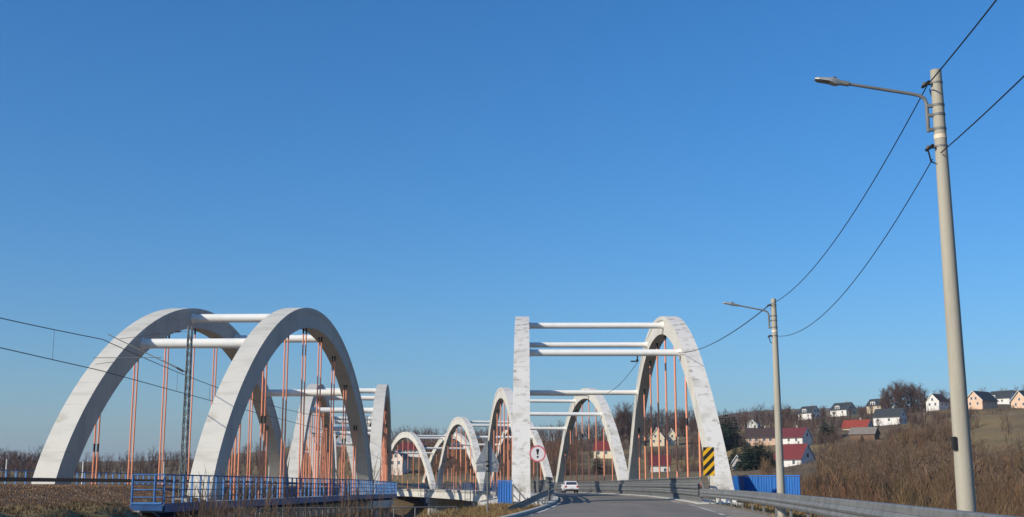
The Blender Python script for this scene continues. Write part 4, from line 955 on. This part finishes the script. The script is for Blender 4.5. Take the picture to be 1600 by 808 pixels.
# conifers that stand out
for px, d, top, lab in ((1126, 520, 643, 'tall dark conifer at the left of the group right of the nearest right arch'), (1136, 535, 638, 'tallest dark conifer of the group right of the nearest right arch'),
                        (1147, 525, 642, 'dark conifer at the right of the group beside the nearest right arch'), (1119, 500, 660, 'dark conifer close beside the nearest right arch leg'),
                        (1166, 372, 682, 'broad dark conifer in front of the pale gabled house'), (1180, 370, 692, 'dark conifer right of the broad one above the blue screen'), (1196, 375, 694, 'dark conifer just left of the smaller lamp post'),
                        (1291, 500, 650, 'narrow dark conifer below the leftmost hilltop house'), (1303, 500, 655, 'dark conifer right of the narrow one below the hilltop houses'),
                        (1350, 455, 678, 'small round dark conifer in front of the brown barn'), (934, 410, 706, 'dark spruce in front of the field seen through the second right arch'),
                        (1123, 480, 668, 'lower dark conifer in front of the tall group beside the arch'), (1132, 485, 664, 'second lower dark conifer in front of the tall group beside the arch'), (1142, 490, 660, 'third lower dark conifer in front of the tall group beside the arch'), (1152, 500, 662, 'rightmost lower dark conifer of the tall group beside the arch'),
                        (1158, 368, 706, 'young dark conifer left of the broad one above the blue screen'), (1173, 366, 690, 'dense dark conifer between two others above the blue screen'), (1188, 378, 684, 'tall dark conifer left of the smaller lamp post'), (1203, 370, 702, 'short dark conifer at the smaller lamp post'), (1210, 372, 712, 'lowest dark conifer left of the white red-roofed house'), (1140, 420, 715, 'dark conifer right beside the nearest right arch above the blue screen'), (1131, 430, 705, 'dark conifer almost hidden by the nearest right arch'),
                        (1150, 430, 690, 'dark conifer behind the pale gabled house'), (1170, 435, 684, 'second dark conifer behind the row above the blue screen'), (1182, 440, 686, 'third dark conifer behind the row above the blue screen'), (1193, 435, 688, 'fourth dark conifer behind the row above the blue screen'), (1203, 440, 692, 'last dark conifer behind the row, nearest the smaller lamp post'),
                        (1234, 455, 690, 'conifer in front of the dark red roof'), (884, 430, 722, 'small dark conifer seen beside the second right arch leg'), (1215, 640, 662, 'dark conifer behind the smaller lamp post')):
    px_tree('conifer', CM, (11, 13, 15)[0], px, d, top, lab, 'dark conifers on the slope')
px_tree('thuja', [THU], 5.5, 1435, 525, 643, 'yellow-green conical thuja right of the white house with black roof')
# bare trees that stand out on the skyline and between the houses
ORD = ('first second third fourth fifth sixth seventh eighth ninth tenth eleventh twelfth thirteenth fourteenth fifteenth sixteenth seventeenth eighteenth nineteenth twentieth twenty-first twenty-second twenty-third twenty-fourth').split()
def many(lst, pairs, H0, name, label, group):
    lst = sorted(lst)
    for i, (px, d, top) in enumerate(lst): px_tree(name, pairs, H0, px, d, top, label + (', %s from the left' % ORD[i] if len(lst) > 1 else ''), group)
rr_ = random.Random(5)
many([(1387+i*4.6+rr_.uniform(-2, 2), 575+rr_.uniform(-15, 25), 628-36*math.sin(math.pi*(i+2.5)/19)-rr_.uniform(-2, 6)) for i in range(17)], TM, 12, 'bare_tree', 'bare tree in the tall hilltop clump', 'tall bare clump on the hilltop')
many([(1225+i*7+rr_.uniform(-3, 3), 655+rr_.uniform(0, 30), 636-rr_.uniform(0, 8)) for i in range(24) if not 1250 < 1225+i*7 < 1282 and not 1300 < 1225+i*7 < 1340], TM, 12, 'bare_tree', 'bare tree on the skyline among the hilltop houses', 'bare trees among the hilltop houses')
many([(1222+i*6.5+rr_.uniform(-2, 2), 560+rr_.uniform(-20, 20), 652-rr_.uniform(0, 12)) for i in range(14)], BM, 13, 'birch_tree', 'slender pale birch below the hilltop houses', 'birches below the hilltop houses')
many([(1484, 590, 612), (1478, 600, 604), (1500, 620, 603), (1590, 680, 606), (1575, 690, 604), (1583, 680, 608), (1603, 690, 602), (1555, 700, 603), (1540, 690, 604)], TM, 12, 'bare_tree', 'bare tree behind the rightmost hill houses', 'bare trees at the right end of the hill')
many([(1253, 600, 641), (1274, 605, 643), (1288, 600, 636), (1308, 590, 640), (1333, 600, 637), (1352, 590, 633), (1366, 600, 630), (1384, 600, 622), (1376, 505, 652), (1410, 500, 650), (1424, 505, 645)], TM, 12, 'bare_tree', 'bare garden tree in front of the hillside houses', 'bare garden trees among the hillside houses')
many([(1449, 520, 604)], BM, 13, 'birch_tree', 'tall white-stemmed birch at the right of the bare clump', None)
many([(1185, 600, 645), (1205, 610, 641), (1165, 610, 648)], BM, 13, 'birch_tree', 'pale birch above the brown-roofed house', 'birches above the brown-roofed house')
many([(965+i*9+rr_.uniform(-3, 3), 640+rr_.uniform(-15, 30), 640-rr_.uniform(-6, 10)) for i in range(16)], TM, 12, 'bare_tree', 'bare tree at the wood edge behind the nearest right arch', 'bare trees of the wood edge')
many([(975, 560, 622), (985, 565, 628), (967, 560, 634)], TM, 12, 'bare_tree', 'tall bare tree between the first two right arches', 'tall bare trees between the arches')
many([(6+i*9+rr_.uniform(-3, 3), 430+rr_.uniform(-20, 40), 704-rr_.uniform(-5, 7)) for i in range(9)], TM, 12, 'bare_tree', 'bare tree behind the far left arch foot of the railway bridge', 'bare trees on the left')

HOUSES = [(o.location.x, o.location.y) for o in C.objects if o.get('category') in ('house', 'barn')]
HPX = [(800+FPX*o.location.x/o.location.y, o.location.y, 754.5-(o.location.z+1.5-EYE)/o.location.y*FPX) for o in C.objects if o.get('category') in ('house', 'barn')]
def hides(x, d, H):
    px = 800+FPX*x/d; top = 754.5-(gz(x, d)+H-EYE)/d*FPX
    return any(abs(px-hp) < 22*640/hd+4 and -12 < hd-d and top < hb for hp, hd, hb in HPX)
# joined masses: woods and thickets
def mass(name, arrs, places, m, label, cat):
    Vs, Fs, off = [], [], 0
    for (x, y, k, kz) in places:
        Va, Fa = arrs[rng.integers(len(arrs))]; a = rng.uniform(0, 6.28); ca, sa = math.cos(a), math.sin(a)
        Q = np.stack([(Va[:, 0]*ca-Va[:, 1]*sa)*k, (Va[:, 0]*sa+Va[:, 1]*ca)*k, Va[:, 2]*k*kz], 1)
        Q += (x, y, 0); Vs.append(Q); Fs.append(Fa+off); off += len(Va)
    zs = ground([p[0] for p in places], [p[1] for p in places])
    for Q, z in zip(Vs, zs): Q[:, 2] += z-.1
    link(name, np_mesh(name, np.concatenate(Vs), np.concatenate(Fs), m), label=label, cat=cat, kind='stuff')
def join2(t): return np.concatenate([t[0][0], t[1][0]]), np.concatenate([t[0][1], t[1][1]+len(t[0][0])])
FAT[0] = 1.35; LT = [bare_tree(120+i, 12, .25, 11, 1.0, .15, 3, ribbon=True, l0=1) for i in range(7)]; FAT[0] = 1.
def scatter(n, f):
    out = []
    while len(out) < n:
        q = f()
        if q: out.append(q)
    return out
def wood_mid():
    px = rng.uniform(575, 1230); d = rng.uniform(610, 860); x = (px-800)/FPX*d
    if 1010 < px < 1066 and d < 640: return None
    return (x, d, rng.uniform(.6, 1.0), 1)
mass('woodland', LT, scatter(720, wood_mid), 'twig_wood', 'brown leafless wood covering the hill behind the road arches', 'wood')
def wood_low():
    px = rng.uniform(560, 905); d = rng.uniform(420, 610); x = (px-800)/FPX*d
    if 612 < px < 660 and 425 < d < 520: return None
    if 605 < px < 662 and d < 450: return None
    k = rng.uniform(.35, .7)
    if hides(x, d, 12*k):
        k *= .35
        if hides(x, d, 12*k): return None
    return (x, d, k, 1)
mass('woodland', LT, scatter(520, wood_low), 'twig_red', 'reddish bare young wood seen through the far road arches', 'wood')
def wood_left():
    px = rng.uniform(-80, 570); d = 380+700*rng.uniform(0, 1)**.8; x = (px-800)/FPX*d
    return (x, d, rng.uniform(.35, .75)*(1 if px > 130 else 1.2), 1)
mass('woodland', LT, scatter(680, wood_left), 'twig_wood', 'low leafless wood along the horizon behind the railway bridge', 'wood')
def wood_right():
    px = rng.uniform(1200, 1640); d = rng.uniform(680, 900); return ((px-800)/FPX*d, d, rng.uniform(.5, .8), 1)
mass('woodland', LT, scatter(200, wood_right), 'twig_wood', 'thin leafless wood on the ridge behind the right hillside houses', 'wood')
FAT[0] = .85; SH = [shrub(200+i, 4.2, 9, 5) for i in range(10)]; FAT[0] = 1.
def thicket():
    px = rng.uniform(1120, 1660); d = 45+(430-45)*rng.uniform(0, 1)**.85; x = (px-800)/FPX*d
    if x < ROAD.x_of_y(min(d, 400))+12: return None
    if px < 1290 and d > 330: return None
    if px > 1480 and d > 235+rng.uniform(-30, 40): return None
    k = rng.uniform(.7, 1.5)*(1 if d > 90 else .8)
    if hides(x, d, 4.2*k):
        k *= .4
        if hides(x, d, 4.2*k):
            k *= .4
            if hides(x, d, 4.2*k): return None
    return (x, d, k, rng.uniform(.8, 1.0))
TH = scatter(3200, thicket); FAT[0] = .36; SHN = [shrub(400+i, 4.2, 12, 8) for i in range(8)]; FAT[0] = 1.
TH.sort(key=lambda p: math.sin(p[0]*.09+1)+math.sin(p[1]*.05+p[0]*.03)+.9*math.sin(p[0]*.31+p[1]*.17)+random.uniform(-.9, .9))
for k, (mt, lb) in enumerate((('twig_red', 'reddish brown'), ('twig_gray', 'grey brown'), ('twig_olive', 'dull olive brown'))):
    part = TH[k*len(TH)//3:(k+1)*len(TH)//3]
    mass('thicket', SH, [p for p in part if p[1] >= 130], mt, lb+' patches of the leafless thicket on the slope below the houses', 'thicket')
    mass('thicket', SHN, [p for p in part if p[1] < 130], mt, lb+' patches of the nearer leafless thicket just behind the right guardrail', 'thicket')
def saplings():
    px = rng.uniform(1270, 1660); d = rng.uniform(120, 320); x = (px-800)/FPX*d
    if x < ROAD.x_of_y(min(d, 400))+13: return None
    k = rng.uniform(.3, .58)
    if hides(x, d, 12*k): return None
    return (x, d, k, 1.1)
mass('thicket', LT, scatter(260, saplings), 'twig_near', 'pale leafless saplings standing above the thicket on the right slope', 'saplings')
def low_scrub():
    px = rng.uniform(1120, 1330); d = rng.uniform(330, 450); return ((px-800)/FPX*d, d, rng.uniform(.15, .38), 1)
mass('thicket', SH, scatter(420, low_scrub), 'twig_gray', 'low leafless scrub in front of the white red-roofed house', 'bushes')
def bushes_mid():
    px = rng.uniform(860, 1230); d = rng.uniform(380, 600); x = (px-800)/FPX*d
    if hides(x, d, 5.5) or 1120 < px < 1222: return None
    if 895 < px < 1010 and 430 < d < 560 and rng.random() < .8: return None
    if rng.random() < .35: return None
    return (x, d, rng.uniform(.6, 1.3), 1)
mass('thicket', SH, scatter(520, bushes_mid), 'twig_wood', 'scattered leafless bushes on the field slope behind the road bridge', 'bushes')
def bushes_hill():
    px = rng.uniform(1150, 1520); d = rng.uniform(430, 660); x = (px-800)/FPX*d
    k = rng.uniform(.5, 1.5)
    if hides(x, d, 4.2*k): return None
    return (x, d, k, 1)
mass('thicket', SH, scatter(750, bushes_hill), 'twig_wood', 'leafless bushes and saplings between the hillside houses', 'bushes')
def bushes_far():
    px = rng.uniform(555, 900); d = rng.uniform(410, 640); x = (px-800)/FPX*d; k = rng.uniform(.5, 1.3)
    if hides(x, d, 4.2*k): return None
    return (x, d, k, 1)
mass('thicket', SH, scatter(560, bushes_far), 'twig_red', 'reddish leafless scrub seen under the far road arches', 'bushes')
def bushes_left():
    px = rng.uniform(-80, 570); d = rng.uniform(370, 720); return ((px-800)/FPX*d, d, rng.uniform(.5, 1.4), 1)
mass('thicket', SH, scatter(650, bushes_left), 'twig_wood', 'dark leafless scrub below the horizon wood behind the railway bridge', 'bushes')
def hedge():
    px = rng.uniform(1515, 1640); d = rng.uniform(530, 545); return ((px-800)/FPX*d, d, rng.uniform(.25, .45), 1)
mass('hedge', SH, scatter(120, hedge), 'twig_wood', 'low dark hedge in front of the peach house on the hill', 'hedge')
# bare twigs in front of the railway abutment
SN = [shrub(300+i, 1.7, 6, 5) for i in range(4)]
def near_twigs():
    px = rng.uniform(300, 640); d = rng.uniform(40, 56); x = (px-800)/FPX*d
    if rng.random() > math.exp(-((px-430)/170)**2): return None
    return (x, d, rng.uniform(.5, 1.15), 1)
SNs = []
for i in range(4):
    V_, F_ = shrub(320+i, 3.0, 6, 4, False); c_ = V_.reshape(-1, 2, 3, 3).mean(2, keepdims=True); V_ = (c_+(V_.reshape(-1, 2, 3, 3)-c_)*.55).reshape(-1, 3); SNs.append((V_, F_))
mass('bare_brush', SNs, scatter(60, near_twigs), 'twig_near', 'thin bare brush sticking up in front of the railway bridge railing', 'brush')
# straw grass on the verges
def blades(n, f, m, name, label):
    Vb = np.zeros((n, 3, 3)); xs, ys, hs = [], [], []
    for i in range(n): x, y, h = f(); xs.append(x); ys.append(y); hs.append(h)
    zs = ground(xs, ys)
    for i in range(n):
        a = rng.uniform(0, 6.28); w_ = .012+.012*rng.random(); l = rng.uniform(.2, .9)*hs[i]; a2 = rng.uniform(0, 6.28)
        Vb[i] = [(xs[i]-math.cos(a)*w_, ys[i]-math.sin(a)*w_, zs[i]-.02), (xs[i]+math.cos(a)*w_, ys[i]+math.sin(a)*w_, zs[i]-.02), (xs[i]+math.cos(a2)*l, ys[i]+math.sin(a2)*l, zs[i]+hs[i])]
    link(name, np_mesh(name, Vb.reshape(-1, 3), np.arange(n*3).reshape(-1, 3), m), label=label, cat='grass', kind='stuff')
def g1():
    y = rng.uniform(38, 66); x = ROAD.x_of_y(y)-rng.uniform(3.7, 9.5); return x, y, rng.uniform(.06, .26)
blades(26000, g1, 'straw', 'dry_grass', 'dry straw-coloured grass on the bank left of the road')
def g2():
    y = rng.uniform(36, 62); x = RAIL.x_of_y(y)+rng.uniform(5.8, 13); return x, y, rng.uniform(.03, .14)
blades(20000, g2, 'straw_dark', 'dry_grass', 'dry flattened grass below the railway ballast')
def g3():
    y = rng.uniform(14, 66); x = ROAD.x_of_y(y)+rng.uniform(5.4, 10); return x, y, rng.uniform(.05, .3)
blades(12000, g3, 'straw', 'dry_grass', 'dry grass behind the right guardrail')
# thin pale posts beyond the railway
for i, (px, d, top, bot) in enumerate(((6, 88, 719, 752), (126, 90, 722, 756), (253, 130, 722, 756), (419, 160, 719, 745))):
    a_, c_ = at(px, top, d), at(px, bot+30, d); b = MB(); b.tube([(0, 0, 0), (0, 0, a_.z-c_.z)], [.06, .04], 8); b.tube([(0, 0, a_.z-c_.z), (0, 0, a_.z-c_.z+.05)], .06, 8)
    b.build('marker_post', 'frame', None, loc=c_, label='thin pale post beyond the left side of the railway bridge, %s from the left' % ORD[i], cat='post', group='thin pale posts beyond the railway')

# ------------------------------------------------------------------ air
b = MB(); b.box((0, 0, 0), (18400, 18400, HIGHEST-LOWEST+9)); hz_ = b.mesh('haze', [])
hm = bpy.data.materials.new('thin_haze'); hm.use_nodes = True; t = hm.node_tree; t.nodes.remove(t.nodes['Principled BSDF'])
pv = t.nodes.new('ShaderNodeVolumePrincipled'); pv.inputs['Density'].default_value = .00009; pv.inputs['Color'].default_value = (.72, .82, .95, 1); pv.inputs['Anisotropy'].default_value = .2
t.links.new(pv.outputs[0], t.nodes['Material Output'].inputs['Volume'])
hz_.materials.append(hm); lowest = LOWEST
link('haze', hz_, loc=(0, 0, lowest-1+(HIGHEST-LOWEST+9)/2), kind='stuff', label='thin bluish air between the camera and the far hills', cat='haze')
